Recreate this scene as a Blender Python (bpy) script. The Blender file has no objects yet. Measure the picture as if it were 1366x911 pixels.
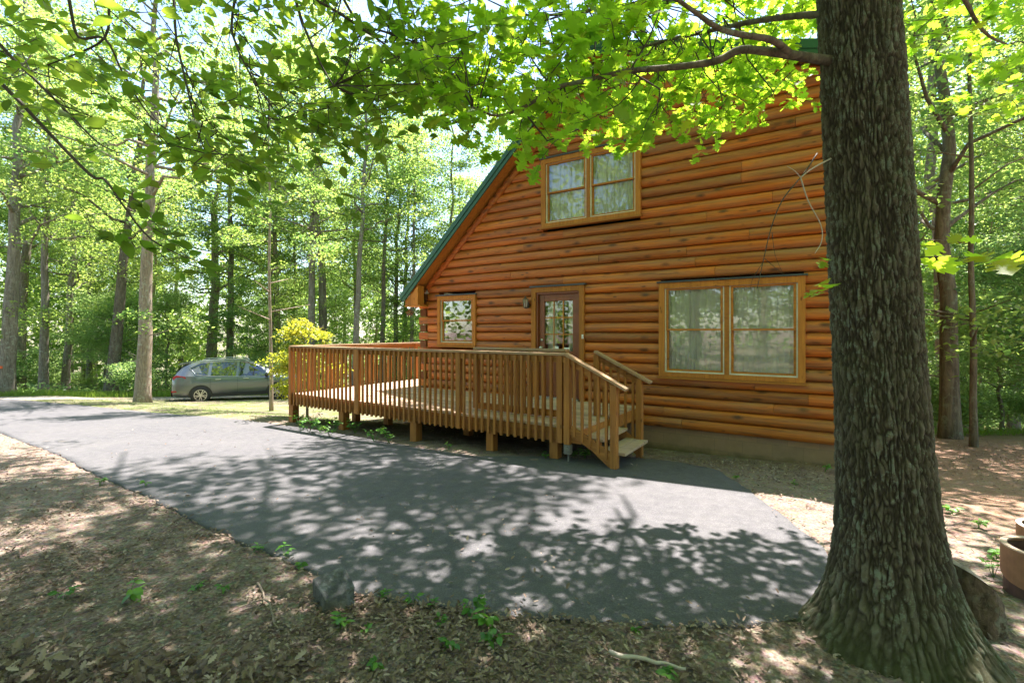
import bpy, math, random
import numpy as np
from mathutils import Vector, noise as mn
R = math.radians
SC = bpy.context.scene
COL = SC.collection
rng = np.random.default_rng(7)
random.seed(7)

# ------------------------------------------------------------------ camera, sky, sun, exposure
SUN_EL, SUN_AZ = 70.5, 33.0          # azimuth from +Y towards +X
cam_d = bpy.data.cameras.new("camera"); cam = bpy.data.objects.new("camera", cam_d); COL.objects.link(cam)
cam.location = (0, 0, 1.7); cam.rotation_euler = (R(90), 0, 0)
F = 645.0
cam_d.sensor_width = 36; cam_d.lens = 36 * F / 1366
cam_d.shift_y = -13.5 / 1366
cam_d.clip_start = 0.05; cam_d.clip_end = 2000
SC.camera = cam
W = bpy.data.worlds.new("World"); SC.world = W; W.use_nodes = True
nt = W.node_tree
bg = nt.nodes["Background"]; sky = nt.nodes.new("ShaderNodeTexSky"); sky.sky_type = 'NISHITA'
sky.sun_disc = False; sky.sun_elevation = R(SUN_EL); sky.sun_rotation = R(SUN_AZ)
sky.dust_density = .7; sky.air_density = 1.0
nt.links.new(sky.outputs[0], bg.inputs[0]); bg.inputs[1].default_value = 0.10
sl = bpy.data.lights.new("sun", 'SUN'); sun = bpy.data.objects.new("sun", sl); COL.objects.link(sun)
sl.energy = 5.0; sl.angle = R(0.55); sl.color = (1.0, 0.91, 0.86)
sd = Vector((math.sin(R(SUN_AZ)) * math.cos(R(SUN_EL)), math.cos(R(SUN_AZ)) * math.cos(R(SUN_EL)), math.sin(R(SUN_EL))))
sun.rotation_euler = sd.to_track_quat('Z', 'Y').to_euler()
vs = SC.view_settings; vs.view_transform = 'Standard'; vs.look = 'None'; vs.gamma = 1; vs.use_curve_mapping = False
vs.exposure = 2.4
SC.render.engine = 'CYCLES'
cy = SC.cycles
cy.use_denoising = True
cy.max_bounces = 7; cy.diffuse_bounces = 4; cy.glossy_bounces = 3; cy.transmission_bounces = 4; cy.transparent_max_bounces = 6
cy.sample_clamp_indirect = 6; cy.caustics_reflective = False; cy.caustics_refractive = False

# ------------------------------------------------------------------ material helpers
def mat(name):
    m = bpy.data.materials.new(name); m.use_nodes = True
    t = m.node_tree; b = t.nodes["Principled BSDF"]
    return m, t, b
def N(t, typ, **kw):
    n = t.nodes.new(typ)
    for k, v in kw.items():
        if k.startswith("i_"): n.inputs[k[2:].replace("_", " ")].default_value = v
        else: setattr(n, k, v)
    return n
def L(t, a, b): t.links.new(a, b)
def coords(t, scale=(1, 1, 1), src="Object"):
    c = N(t, "ShaderNodeTexCoord"); mp = N(t, "ShaderNodeMapping"); mp.inputs["Scale"].default_value = scale
    L(t, c.outputs[src], mp.inputs[0]); return mp.outputs[0]
def noise(t, vec, scale, detail=4, rough=.6, dist=0):
    n = N(t, "ShaderNodeTexNoise"); n.inputs["Scale"].default_value = scale; n.inputs["Detail"].default_value = detail
    n.inputs["Roughness"].default_value = rough; n.inputs["Distortion"].default_value = dist
    if vec is not None: L(t, vec, n.inputs["Vector"])
    return n.outputs["Fac"]
def ramp(t, fac, stops):
    r = N(t, "ShaderNodeValToRGB"); e = r.color_ramp.elements
    while len(e) < len(stops): e.new(.5)
    for k, (p, c) in enumerate(stops):
        e[k].position = p; e[k].color = (c[0], c[1], c[2], 1) if not isinstance(c, (int, float)) else (c, c, c, 1)
    L(t, fac, r.inputs[0]); return r.outputs[0]
def mix(t, fac, a, b, mode='MIX'):
    m = N(t, "ShaderNodeMix"); m.data_type = 'RGBA'; m.blend_type = mode
    for s, v in ((m.inputs[0], fac), (m.inputs[6], a), (m.inputs[7], b)):
        if isinstance(v, (int, float)): s.default_value = v
        elif isinstance(v, tuple): s.default_value = (v[0], v[1], v[2], 1)
        else: L(t, v, s)
    return m.outputs[2]
def math_(t, op, a, b=0.0):
    m = N(t, "ShaderNodeMath"); m.operation = op
    for s, v in ((m.inputs[0], a), (m.inputs[1], b)):
        if isinstance(v, (int, float)): s.default_value = v
        else: L(t, v, s)
    return m.outputs[0]
def bump(t, h, strength, dist, b):
    n = N(t, "ShaderNodeBump"); n.inputs["Strength"].default_value = strength; n.inputs["Distance"].default_value = dist
    L(t, h, n.inputs["Height"]); L(t, n.outputs[0], b.inputs["Normal"])
def plain(name, col, rough=.6, metal=0, var=.12, sc=8):
    m, t, b = mat(name)
    n = noise(t, coords(t), sc, 5)
    lo = tuple(c * (1 - var) for c in col); hi = tuple(min(1, c * (1 + var)) for c in col)
    L(t, ramp(t, n, [(.3, lo), (.7, hi)]), b.inputs["Base Color"])
    b.inputs["Roughness"].default_value = rough; b.inputs["Metallic"].default_value = metal
    return m

def wood(name, dark, light, axis=0, grey=None, greyamt=.4, rough=.7):
    m, t, b = mat(name)
    s = [22, 22, 22]; s[axis] = 1.2
    v = coords(t, tuple(s))
    isl = N(t, "ShaderNodeNewGeometry").outputs["Random Per Island"]
    off = N(t, "ShaderNodeVectorMath"); off.operation = 'ADD'; L(t, v, off.inputs[0])
    cb = N(t, "ShaderNodeCombineXYZ"); sc_ = math_(t, 'MULTIPLY', isl, 40.0)
    for k in range(3): L(t, sc_, cb.inputs[k])
    L(t, cb.outputs[0], off.inputs[1]); v = off.outputs[0]
    g = noise(t, v, 1.0, 6, .65, .6)
    c = ramp(t, g, [(.25, dark), (.5, tuple((a + b_) / 2 for a, b_ in zip(dark, light))), (.72, light)])
    val = math_(t, 'ADD', math_(t, 'MULTIPLY', isl, .6), .68)
    cc = N(t, "ShaderNodeCombineColor"); [L(t, val, cc.inputs[k]) for k in range(3)]
    c = mix(t, 1.0, c, cc.outputs[0], 'MULTIPLY')
    if grey:
        gn = noise(t, coords(t), 2.1, 5, .65)
        c = mix(t, math_(t, 'MULTIPLY', ramp(t, gn, [(.4, 0.0), (.65, 1.0)]), greyamt), c, grey)
    # knots
    s2 = [9, 9, 9]; s2[axis] = 3.2
    vo = N(t, "ShaderNodeTexVoronoi"); L(t, coords(t, tuple(s2)), vo.inputs["Vector"]); vo.inputs["Scale"].default_value = 1.0
    kn = ramp(t, vo.outputs["Distance"], [(.06, 1.0), (.13, 0.0)])
    c = mix(t, math_(t, 'MULTIPLY', kn, .75), c, tuple(x * .3 for x in dark))
    L(t, c, b.inputs["Base Color"]); b.inputs["Roughness"].default_value = rough
    b.inputs["Specular IOR Level"].default_value = .3
    bump(t, g, .5, .004, b)
    return m

def make_log_mat():
    m, t, b = mat("stained_log")
    isl = N(t, "ShaderNodeNewGeometry").outputs["Random Per Island"]
    cb = N(t, "ShaderNodeCombineXYZ"); k40 = math_(t, 'MULTIPLY', isl, 37.0)
    L(t, k40, cb.inputs[0]); L(t, k40, cb.inputs[1])
    def sv(s):
        o = N(t, "ShaderNodeVectorMath"); o.operation = 'ADD'; L(t, coords(t, s), o.inputs[0]); L(t, cb.outputs[0], o.inputs[1]); return o.outputs[0]
    grain = noise(t, sv((1.0, 12, 26)), 1.0, 6, .65, .7)
    c = ramp(t, grain, [(.25, (.17, .042, .007)), (.5, (.45, .132, .015)), (.75, (.66, .215, .027))])
    hue = ramp(t, isl, [(0, (.55, .55, .58)), (.3, (1.1, .98, .85)), (.6, (.80, .66, .52)), (.8, (1.2, 1.12, 1.0)), (1, (.75, .8, .9))])
    c = mix(t, 1.0, c, hue, 'MULTIPLY')
    # weathered, faded stain in long patches, more towards the right end of the wall (sun and rain reach it)
    sx = N(t, "ShaderNodeSeparateXYZ"); L(t, coords(t), sx.inputs[0])
    right = math_(t, 'MULTIPLY', ramp(t, math_(t, 'MULTIPLY', math_(t, 'ADD', sx.outputs[0], 4.5), .115), [(.1, 0.0), (.85, 1.0)]), .5)
    wn = noise(t, sv((.9, 5, 7)), 1.0, 4, .6)
    fade = math_(t, 'MULTIPLY', ramp(t, wn, [(.42, 0.0), (.66, 1.0)]), math_(t, 'ADD', right, .18))
    c = mix(t, fade, c, (.27, .155, .075))
    # knots, elongated
    vo = N(t, "ShaderNodeTexVoronoi"); L(t, sv((2.1, 4.4, 5.0)), vo.inputs["Vector"]); vo.inputs["Scale"].default_value = 1.0
    kn = ramp(t, math_(t, 'ADD', vo.outputs["Distance"], math_(t, 'MULTIPLY', noise(t, sv((9, 9, 9)), 1.0, 3), .16)), [(.15, 1.0), (.31, 0.0)])
    c = mix(t, math_(t, 'MULTIPLY', kn, .85), c, (.045, .016, .006))
    v2 = N(t, "ShaderNodeTexVoronoi"); L(t, sv((3.6, 9, 11)), v2.inputs["Vector"]); v2.inputs["Scale"].default_value = 1.0
    k2 = math_(t, 'MULTIPLY', ramp(t, v2.outputs["Distance"], [(.10, 1.0), (.17, 0.0)]), ramp(t, noise(t, sv((.7, 3, 3)), 1.0, 2), [(.48, 0.0), (.55, 1.0)]))
    c = mix(t, math_(t, 'MULTIPLY', k2, .8), c, (.05, .018, .007))
    ds = noise(t, sv((.55, 7, 12)), 1.0, 5, .7, .5)
    c = mix(t, math_(t, 'MULTIPLY', ramp(t, ds, [(.52, 0.0), (.68, 1.0)]), .6), c, (.13, .045, .014))
    # checks and mildew streaks
    ck = noise(t, sv((1.6, 10, 34)), 1.0, 3, .5, 1.2)
    c = mix(t, math_(t, 'MULTIPLY', ramp(t, ck, [(.63, 0.0), (.70, 1.0)]), .6), c, (.06, .022, .008))
    L(t, c, b.inputs["Base Color"]); b.inputs["Roughness"].default_value = .55
    b.inputs["Specular IOR Level"].default_value = .45
    bump(t, math_(t, 'SUBTRACT', grain, math_(t, 'MULTIPLY', kn, .5)), .5, .006, b)
    return m

def make_leaf_mat(name, cols, trans, tfac=.5, rough=.45):
    """green leaf: per-leaf colour from the mesh attribute 'shade', light passes through the blade"""
    m, t, b = mat(name)
    at = N(t, "ShaderNodeAttribute"); at.attribute_name = "shade"
    oi = N(t, "ShaderNodeObjectInfo")
    f = math_(t, 'ADD', math_(t, 'MULTIPLY', at.outputs["Fac"], .75), math_(t, 'MULTIPLY', oi.outputs["Random"], .25))
    c = ramp(t, f, [(0, cols[0]), (.5, cols[1]), (1, cols[2])])
    tc = ramp(t, f, [(0, trans[0]), (1, trans[1])])
    L(t, c, b.inputs["Base Color"]); b.inputs["Roughness"].default_value = rough
    b.inputs["Specular IOR Level"].default_value = .35
    tr = N(t, "ShaderNodeBsdfTranslucent"); L(t, tc, tr.inputs[0])
    ms = N(t, "ShaderNodeMixShader"); ms.inputs[0].default_value = tfac
    L(t, b.outputs[0], ms.inputs[1]); L(t, tr.outputs[0], ms.inputs[2])
    L(t, ms.outputs[0], t.nodes["Material Output"].inputs[0])
    return m

def make_bark(name, dark, light, lichen=None, sc=(14, 14, 2.2), moss=False, lsc=9):
    m, t, b = mat(name)
    v = coords(t, sc)
    n = noise(t, v, 1.0, 6, .7, 1.0)
    c = ramp(t, n, [(.3, dark), (.68, light)])
    if lichen:
        ln = noise(t, coords(t), lsc, 6, .7); l2 = noise(t, coords(t), 1.1, 3)
        k = math_(t, 'MULTIPLY', ramp(t, ln, [(.53, 0.0), (.60, 1.0)]), ramp(t, l2, [(.42, .15), (.6, 1.0)]))
        c = mix(t, math_(t, 'MULTIPLY', k, .8), c, lichen)
    if moss:
        sx = N(t, "ShaderNodeSeparateXYZ"); L(t, coords(t), sx.inputs[0])
        mz = ramp(t, math_(t, 'ADD', sx.outputs[2], math_(t, 'MULTIPLY', noise(t, coords(t), 5, 5, .7), 1.1)), [(.55, 1.0), (1.1, .0)])
        c = mix(t, math_(t, 'MULTIPLY', mz, .7), c, (.065, .085, .018))
    L(t, c, b.inputs["Base Color"]); b.inputs["Roughness"].default_value = .9; b.inputs["Specular IOR Level"].default_value = .15
    bump(t, n, .9, .02, b)
    return m

def make_oak_bark():
    m, t, b = mat("oak_bark")
    at = N(t, "ShaderNodeAttribute"); at.attribute_name = "shade"
    n = noise(t, coords(t, (48, 48, 22)), 1.0, 8, .8, .4)
    f = math_(t, 'ADD', math_(t, 'MULTIPLY', at.outputs["Fac"], .62), math_(t, 'MULTIPLY', n, .5))
    c = ramp(t, f, [(.25, (.030, .024, .019)), (.56, (.085, .070, .053)), (.88, (.175, .152, .12))])
    ln = noise(t, coords(t), 26, 5, .75, .4); l2 = noise(t, coords(t, (1, 1, .5)), 4.0, 4, .6)
    k = math_(t, 'MULTIPLY', ramp(t, ln, [(.50, 0.0), (.57, 1.0)]), ramp(t, l2, [(.40, 0.0), (.56, 1.0)]))
    k = math_(t, 'MULTIPLY', k, ramp(t, at.outputs["Fac"], [(.3, 0.0), (.55, 1.0)]))
    c = mix(t, math_(t, 'MULTIPLY', k, .65), c, (.22, .26, .21))
    gn = noise(t, coords(t, (1, 1, .6)), 2.3, 4, .6)
    c = mix(t, math_(t, 'MULTIPLY', ramp(t, gn, [(.5, 0.0), (.7, 1.0)]), .3), c, (.075, .085, .04))
    sx = N(t, "ShaderNodeSeparateXYZ"); L(t, coords(t), sx.inputs[0])
    mz = ramp(t, math_(t, 'ADD', sx.outputs[2], math_(t, 'MULTIPLY', noise(t, coords(t), 6, 5, .7), .9)), [(.45, 1.0), (.85, .0)])
    c = mix(t, math_(t, 'MULTIPLY', mz, .5), c, (.05, .058, .02))
    L(t, c, b.inputs["Base Color"]); b.inputs["Roughness"].default_value = .92; b.inputs["Specular IOR Level"].default_value = .15
    bump(t, math_(t, 'ADD', n, math_(t, 'MULTIPLY', k, .3)), .8, .008, b)
    return m

def make_asphalt():
    m, t, b = mat("asphalt")
    v = coords(t)
    fine = noise(t, v, 95, 4, .8); mid = noise(t, v, 9, 6, .7); big = noise(t, v, .8, 4, .6)
    f = math_(t, 'ADD', math_(t, 'MULTIPLY', fine, .72), math_(t, 'MULTIPLY', mid, .28))
    c = ramp(t, f, [(.36, (.030, .030, .034)), (.5, (.060, .059, .065)), (.66, (.135, .130, .132))])
    c = mix(t, math_(t, 'MULTIPLY', ramp(t, big, [(.35, 0.0), (.65, 1.0)]), .25), c, (.115, .108, .105))
    vo = N(t, "ShaderNodeTexVoronoi"); vo.feature = 'DISTANCE_TO_EDGE'; vo.inputs["Scale"].default_value = .42
    wv = N(t, "ShaderNodeVectorMath"); wv.operation = 'ADD'; L(t, v, wv.inputs[0])
    nz = N(t, "ShaderNodeTexNoise"); nz.inputs["Scale"].default_value = 1.8; nz.inputs["Detail"].default_value = 6; L(t, v, nz.inputs["Vector"])
    L(t, nz.outputs["Color"], wv.inputs[1]); L(t, wv.outputs[0], vo.inputs["Vector"])
    cr = math_(t, 'MULTIPLY', ramp(t, vo.outputs["Distance"], [(.0, 1.0), (.008, 0.0)]), ramp(t, noise(t, v, .5, 3), [(.5, 0.0), (.6, 1.0)]))
    c = mix(t, math_(t, 'MULTIPLY', cr, .8), c, (.02, .02, .02))
    st = ramp(t, noise(t, v, 3.1, 3, .5), [(.70, 0.0), (.75, 1.0)])
    c = mix(t, math_(t, 'MULTIPLY', st, .3), c, (.16, .12, .07))
    L(t, c, b.inputs["Base Color"]); b.inputs["Roughness"].default_value = .85
    bump(t, fine, .5, .006, b)
    return m

def make_ground():
    m, t, b = mat("forest_floor")
    v = coords(t)
    fine = noise(t, v, 45, 6, .75); mid = noise(t, v, 5, 6, .7); big = noise(t, v, .55, 4, .6)
    vo = N(t, "ShaderNodeTexVoronoi"); vo.inputs["Scale"].default_value = 34; vo.inputs["Randomness"].default_value = 1; L(t, v, vo.inputs["Vector"])
    f = math_(t, 'ADD', math_(t, 'MULTIPLY', fine, .6), math_(t, 'MULTIPLY', mid, .4))
    c = ramp(t, f, [(.35, (.045, .033, .026)), (.46, (.13, .098, .078)), (.56, (.26, .21, .17)), (.66, (.44, .37, .31))])
    c = mix(t, ramp(t, big, [(.4, .0), (.65, .6)]), c, mix(t, fine, (.13, .092, .07), (.34, .275, .225)))
    chip = mix(t, .55, c, vo.outputs["Color"], 'MULTIPLY')
    c = mix(t, .45, c, chip)
    sx = N(t, "ShaderNodeSeparateXYZ"); L(t, v, sx.inputs[0])
    # reddish pine straw to the right of the cabin, thin grass far to the left
    red = math_(t, 'MULTIPLY', ramp(t, math_(t, 'MULTIPLY', sx.outputs[0], .2), [(.7, 0.0), (1.0, 1.0)]), .36)
    c = mix(t, red, c, mix(t, fine, (.17, .07, .035), (.52, .27, .15)))
    far = ramp(t, math_(t, 'MULTIPLY', sx.outputs[1], .05), [(.42, 0.0), (.60, 1.0)])
    gg = math_(t, 'MULTIPLY', far, ramp(t, noise(t, v, 1.3, 5, .7), [(.42, 0.15), (.6, .85)]))
    c = mix(t, gg, c, mix(t, fine, (.05, .075, .02), (.15, .19, .05)))
    L(t, c, b.inputs["Base Color"]); b.inputs["Roughness"].default_value = .95; b.inputs["Specular IOR Level"].default_value = .1
    bump(t, math_(t, 'ADD', f, math_(t, 'MULTIPLY', vo.outputs["Distance"], .4)), .8, .02, b)
    return m

def make_glass(name, tint=(1, 1, .99), refl=1.6):
    m, t, b = mat(name)
    fr = N(t, "ShaderNodeFresnel"); fr.inputs[0].default_value = 1.5
    k = math_(t, 'MINIMUM', math_(t, 'ADD', math_(t, 'MULTIPLY', fr.outputs[0], refl), .035), 1.0)
    gl = N(t, "ShaderNodeBsdfGlossy"); gl.inputs["Roughness"].default_value = .015
    nb = N(t, "ShaderNodeBump"); nb.inputs["Strength"].default_value = .04; nb.inputs["Distance"].default_value = .02
    L(t, noise(t, coords(t), 2.5, 2), nb.inputs["Height"]); L(t, nb.outputs[0], gl.inputs["Normal"])
    tr = N(t, "ShaderNodeBsdfTransparent"); tr.inputs[0].default_value = (*tint, 1)
    ms = N(t, "ShaderNodeMixShader"); L(t, k, ms.inputs[0]); L(t, tr.outputs[0], ms.inputs[1]); L(t, gl.outputs[0], ms.inputs[2])
    L(t, ms.outputs[0], t.nodes["Material Output"].inputs[0])
    return m

M = {}
M['log'] = make_log_mat()
M['log_end'] = wood("log_end_grain", (.07, .025, .01), (.22, .08, .025), 1)
M['trim'] = wood("casing_wood", (.27, .095, .018), (.50, .20, .035), 2, None)
M['trim_u'] = wood("casing_wood_level", (.27, .095, .018), (.50, .20, .035), 0, None)
M['deck_z'] = wood("deck_wood_upright", (.20, .07, .015), (.54, .225, .05), 2, (.26, .15, .07), .25)
M['deck_u'] = wood("deck_wood_level", (.19, .065, .015), (.50, .21, .048), 0, (.28, .17, .08), .25)
M['deck_w'] = wood("deck_wood_cross", (.19, .065, .015), (.50, .21, .048), 1, (.28, .17, .08), .25)
M['floor'] = wood("deck_board", (.34, .22, .14), (.60, .43, .30), 0, (.42, .34, .27), .4)
M['cap'] = wood("weathered_cap_board", (.28, .15, .075), (.52, .32, .17), 0, (.36, .27, .2), .6)
M['cap_w'] = wood("weathered_cap_board_cross", (.28, .15, .075), (.52, .32, .17), 1, (.36, .27, .2), .6)
M['door'] = plain("door_brown", (.19, .05, .013), .4, 0, .2, 5)
M['green_metal'] = plain("green_roof_metal", (.022, .088, .055), .4, .2, .15, 3)
M['flash'] = plain("dark_flashing", (.06, .07, .085), .5, .3)
M['vinyl'] = plain("white_vinyl", (.62, .60, .53), .5)
M['found'] = None
M['glass'] = make_glass("window_glass", refl=.9)
M['curtain'] = plain("sheer_curtain", (.82, .84, .76), .9, 0, .12, 4)
M['dark'] = plain("dark_interior", (.02, .018, .016), .9)
M['white'] = plain("white_paint", (.75, .75, .72), .5)
M['metal'] = plain("aged_bronze", (.12, .10, .085), .35, .8)
M['silver'] = plain("bright_metal", (.6, .6, .58), .3, .9)
M['greybox'] = plain("grey_plastic", (.16, .155, .14), .5)
M['asphalt'] = make_asphalt()
M['ground'] = make_ground()
M['oak_bark'] = make_oak_bark()
M['bark'] = make_bark("grey_brown_bark", (.075, .06, .05), (.29, .25, .21), (.33, .36, .30))
M['bark_red'] = make_bark("warm_brown_bark", (.12, .085, .065), (.42, .33, .26), (.38, .38, .33), (20, 20, 3))
M['bark_dark'] = make_bark("dark_bark", (.05, .04, .032), (.20, .165, .13), (.20, .23, .18))
M['twig'] = plain("twig_bark", (.055, .040, .030), .8, 0, .3, 30)
M['dead_twig'] = plain("bleached_twig", (.40, .34, .29), .8, 0, .2, 30)
M['oak_leaf'] = make_leaf_mat("oak_leaf", [(.035, .10, .012), (.055, .15, .016), (.10, .21, .02)], [(.24, .54, .03), (.66, .86, .05)], .62)
M['beech_leaf'] = make_leaf_mat("beech_leaf", [(.030, .075, .014), (.05, .12, .02), (.09, .17, .03)], [(.22, .42, .035), (.62, .74, .07)], .6)
M['wood_leaf'] = make_leaf_mat("forest_leaf", [(.04, .09, .03), (.075, .14, .038), (.15, .20, .05)], [(.18, .40, .08), (.60, .70, .14)], .57)
M['under_leaf'] = make_leaf_mat("understory_leaf", [(.045, .10, .045), (.08, .155, .06), (.14, .21, .075)], [(.22, .44, .13), (.55, .70, .20)], .55)
M['yellow_leaf'] = make_leaf_mat("yellow_green_leaf", [(.10, .16, .02), (.20, .23, .03), (.34, .24, .04)], [(.40, .50, .03), (.75, .62, .05)], .5)
M['weed_leaf'] = make_leaf_mat("weed_leaf", [(.05, .14, .03), (.08, .20, .035), (.12, .26, .04)], [(.15, .42, .03), (.3, .55, .05)], .4)
M['grass'] = make_leaf_mat("grass_blade", [(.07, .13, .025), (.12, .20, .035), (.20, .26, .06)], [(.2, .4, .03), (.4, .55, .06)], .4)
M['dead_leaf'] = make_leaf_mat("dead_leaf", [(.075, .05, .037), (.19, .135, .10), (.42, .34, .275)], [(.2, .1, .05), (.4, .25, .15)], .10, .8)
M['rust_leaf'] = make_leaf_mat("rusty_dead_leaf", [(.14, .06, .03), (.28, .13, .07), (.38, .2, .11)], [(.3, .12, .05), (.5, .25, .1)], .35, .8)

# ------------------------------------------------------------------ mesh helpers
class MB:
    def __init__(s): s.v = []; s.f = []; s.n = 0; s.o = np.zeros(3)
    def add(s, verts, faces):
        s.v.extend([tuple(map(float, p)) for p in verts]); s.f.extend([tuple(i + s.n for i in f) for f in faces]); s.n = len(s.v)
    def box(s, x0, x1, y0, y1, z0, z1):
        s.add([(x0, y0, z0), (x1, y0, z0), (x1, y1, z0), (x0, y1, z0), (x0, y0, z1), (x1, y0, z1), (x1, y1, z1), (x0, y1, z1)],
              [(0, 3, 2, 1), (4, 5, 6, 7), (0, 1, 5, 4), (1, 2, 6, 5), (2, 3, 7, 6), (3, 0, 4, 7)])
    def prism(s, pts, ext):
        """closed polygon pts extruded by vector ext"""
        n = len(pts); a = [tuple(p) for p in pts]; b = [tuple(np.array(p) + np.array(ext)) for p in pts]
        s.add(a + b, [tuple(range(n))[::-1], tuple(range(n, 2 * n))] + [(i, (i + 1) % n, (i + 1) % n + n, i + n) for i in range(n)])
    def bar(s, p, q, wdt, hgt, up=(0, 0, 1)):
        p = np.array(p, float); q = np.array(q, float); d = q - p; d /= np.linalg.norm(d)
        sd_ = np.cross(d, up); sd_ /= np.linalg.norm(sd_); u_ = np.cross(sd_, d)
        a, b = sd_ * wdt / 2, u_ * hgt / 2
        s.add([p - a - b, p + a - b, p + a + b, p - a + b, q - a - b, q + a - b, q + a + b, q - a + b],
              [(0, 3, 2, 1), (4, 5, 6, 7), (0, 1, 5, 4), (1, 2, 6, 5), (2, 3, 7, 6), (3, 0, 4, 7)])
    def tube(s, pts, rad, seg=8, cap=True):
        pts = [np.array(p, float) for p in pts]; n = len(pts)
        if not hasattr(rad, '__len__'): rad = [rad] * n
        V, prev = [], None
        for i in range(n):
            d = pts[min(i + 1, n - 1)] - pts[max(i - 1, 0)]; d = d / (np.linalg.norm(d) + 1e-9)
            a = np.array((1., 0, 0)) if prev is None else prev
            if prev is None and abs(d[0]) > .9: a = np.array((0, 1., 0))
            a = a - d * a.dot(d); a /= np.linalg.norm(a) + 1e-9; prev = a
            b = np.cross(d, a)
            for k in range(seg):
                th = 2 * math.pi * k / seg
                V.append(pts[i] + rad[i] * (math.cos(th) * a + math.sin(th) * b))
        Fc = [(i * seg + k, i * seg + (k + 1) % seg, (i + 1) * seg + (k + 1) % seg, (i + 1) * seg + k) for i in range(n - 1) for k in range(seg)]
        if cap: Fc += [tuple(range(seg))[::-1], tuple((n - 1) * seg + k for k in range(seg))]
        s.add(V, Fc)
    def lathe(s, prof, c=(0, 0, 0), seg=24, axis='z'):
        V = []
        for r_, z in prof:
            for k in range(seg):
                th = 2 * math.pi * k / seg; a, b = r_ * math.cos(th), r_ * math.sin(th)
                V.append((c[0] + a, c[1] + b, c[2] + z) if axis == 'z' else (c[0] + a, c[1] + z, c[2] + b))
        n = len(prof)
        Fc = [(i * seg + k, i * seg + (k + 1) % seg, (i + 1) * seg + (k + 1) % seg, (i + 1) * seg + k) for i in range(n - 1) for k in range(seg)]
        s.add(V, Fc)
    def build(s, name, m, parent=None, smooth=False, bevel=0):
        me = bpy.data.meshes.new(name); me.from_pydata(s.v, [], s.f); me.update()
        return link(name, me, m, parent, smooth, bevel)
def link(name, me, m, parent=None, smooth=False, bevel=0):
    o = bpy.data.objects.new(name, me); COL.objects.link(o)
    if m: me.materials.append(m)
    if parent: o.parent = parent
    if smooth: me.polygons.foreach_set("use_smooth", [True] * len(me.polygons))
    if bevel:
        b = o.modifiers.new("bevel", 'BEVEL'); b.width = bevel; b.segments = 2; b.limit_method = 'ANGLE'
    return o
def tag(o, label=None, cat=None, group=None, kind=None):
    if label: o["label"] = label
    if cat: o["category"] = cat
    if group: o["group"] = group
    if kind: o["kind"] = kind
    return o
def empty(name, loc=(0, 0, 0), rz=0, label=None, cat=None, group=None):
    o = bpy.data.objects.new(name, None); COL.objects.link(o); o.location = loc; o.rotation_euler = (0, 0, rz)
    o.empty_display_size = .2
    return tag(o, label, cat, group)
def copy_tree(o, parent=None):
    c = o.copy(); COL.objects.link(c); c.parent = parent
    for ch in list(o.children): copy_tree(ch, c)
    return c

def npmesh(name, V, faces_idx, loop_tot, shade=None):
    """V (n,3), faces_idx flat loop vertex indices, loop_tot verts per face"""
    me = bpy.data.meshes.new(name)
    me.vertices.add(len(V)); me.vertices.foreach_set("co", V.astype(np.float32).ravel())
    me.loops.add(len(faces_idx)); me.loops.foreach_set("vertex_index", faces_idx.astype(np.int32))
    me.polygons.add(len(loop_tot))
    st = np.concatenate(([0], np.cumsum(loop_tot)[:-1])).astype(np.int32)
    me.polygons.foreach_set("loop_start", st)
    if shade is not None:
        a = me.attributes.new("shade", 'FLOAT', 'POINT'); a.data.foreach_set("value", shade.astype(np.float32))
    me.update(calc_edges=True)
    return me

def unit(a): return a / (np.linalg.norm(a, axis=-1, keepdims=True) + 1e-9)
def scatter(name, tv, tf, P, X, Nn, S, shade):
    """copies of leaf template (verts tv, faces tf) at P with leaf axis X, normal Nn and size S"""
    tv = np.array(tv, float); n = len(P); k = len(tv)
    Z = unit(Nn); X = unit(X - Z * (X * Z).sum(1, keepdims=True)); Y = np.cross(Z, X)
    V = (P[:, None, :] + S[:, None, None] * (tv[None, :, 0:1] * X[:, None] + tv[None, :, 1:2] * Y[:, None] + tv[None, :, 2:3] * Z[:, None])).reshape(-1, 3)
    fl = np.concatenate([np.array(f) for f in tf]); lt = np.array([len(f) for f in tf])
    idx = (fl[None, :] + (np.arange(n) * k)[:, None]).ravel()
    return npmesh(name, V, idx, np.tile(lt, n), np.repeat(shade, k))
# leaf templates: unit length along +x, blade folded a little along its midrib
QUAD = ([(0, 0, 0), (.5, -.32, .08), (1, 0, 0), (.5, .32, .08)], [(0, 1, 2), (0, 2, 3)])
def halves(out, fold=.1, droop=.12):
    up = [(x, y, fold * abs(y) * 2 - droop * x * x) for x, y in out]
    mid = [(x, 0, -droop * x * x) for x in (0, .33, .66, 1.0)]
    n = len(up); V = mid + up + [(x, -y, z) for x, y, z in up]
    return V, [(0, 1, 2, 3) + tuple(range(4 + n - 1, 3, -1)), tuple(range(4 + n, 4 + 2 * n)) + (3, 2, 1, 0)]
BEECH = halves([(.08, .10), (.22, .22), (.42, .28), (.62, .24), (.82, .13)])
OAKL = halves([(.04, .05), (.12, .22), (.24, .20), (.25, .42), (.36, .36), (.40, .20), (.46, .22), (.52, .48), (.60, .40), (.68, .50), (.66, .22), (.72, .17), (.80, .28), (.88, .17), (.93, .08)], .06, .18)
DEADL = halves([(.05, .04), (.18, .16), (.25, .11), (.36, .27), (.45, .14), (.58, .30), (.66, .13), (.78, .19), (.9, .08)], .28, -.22)

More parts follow.
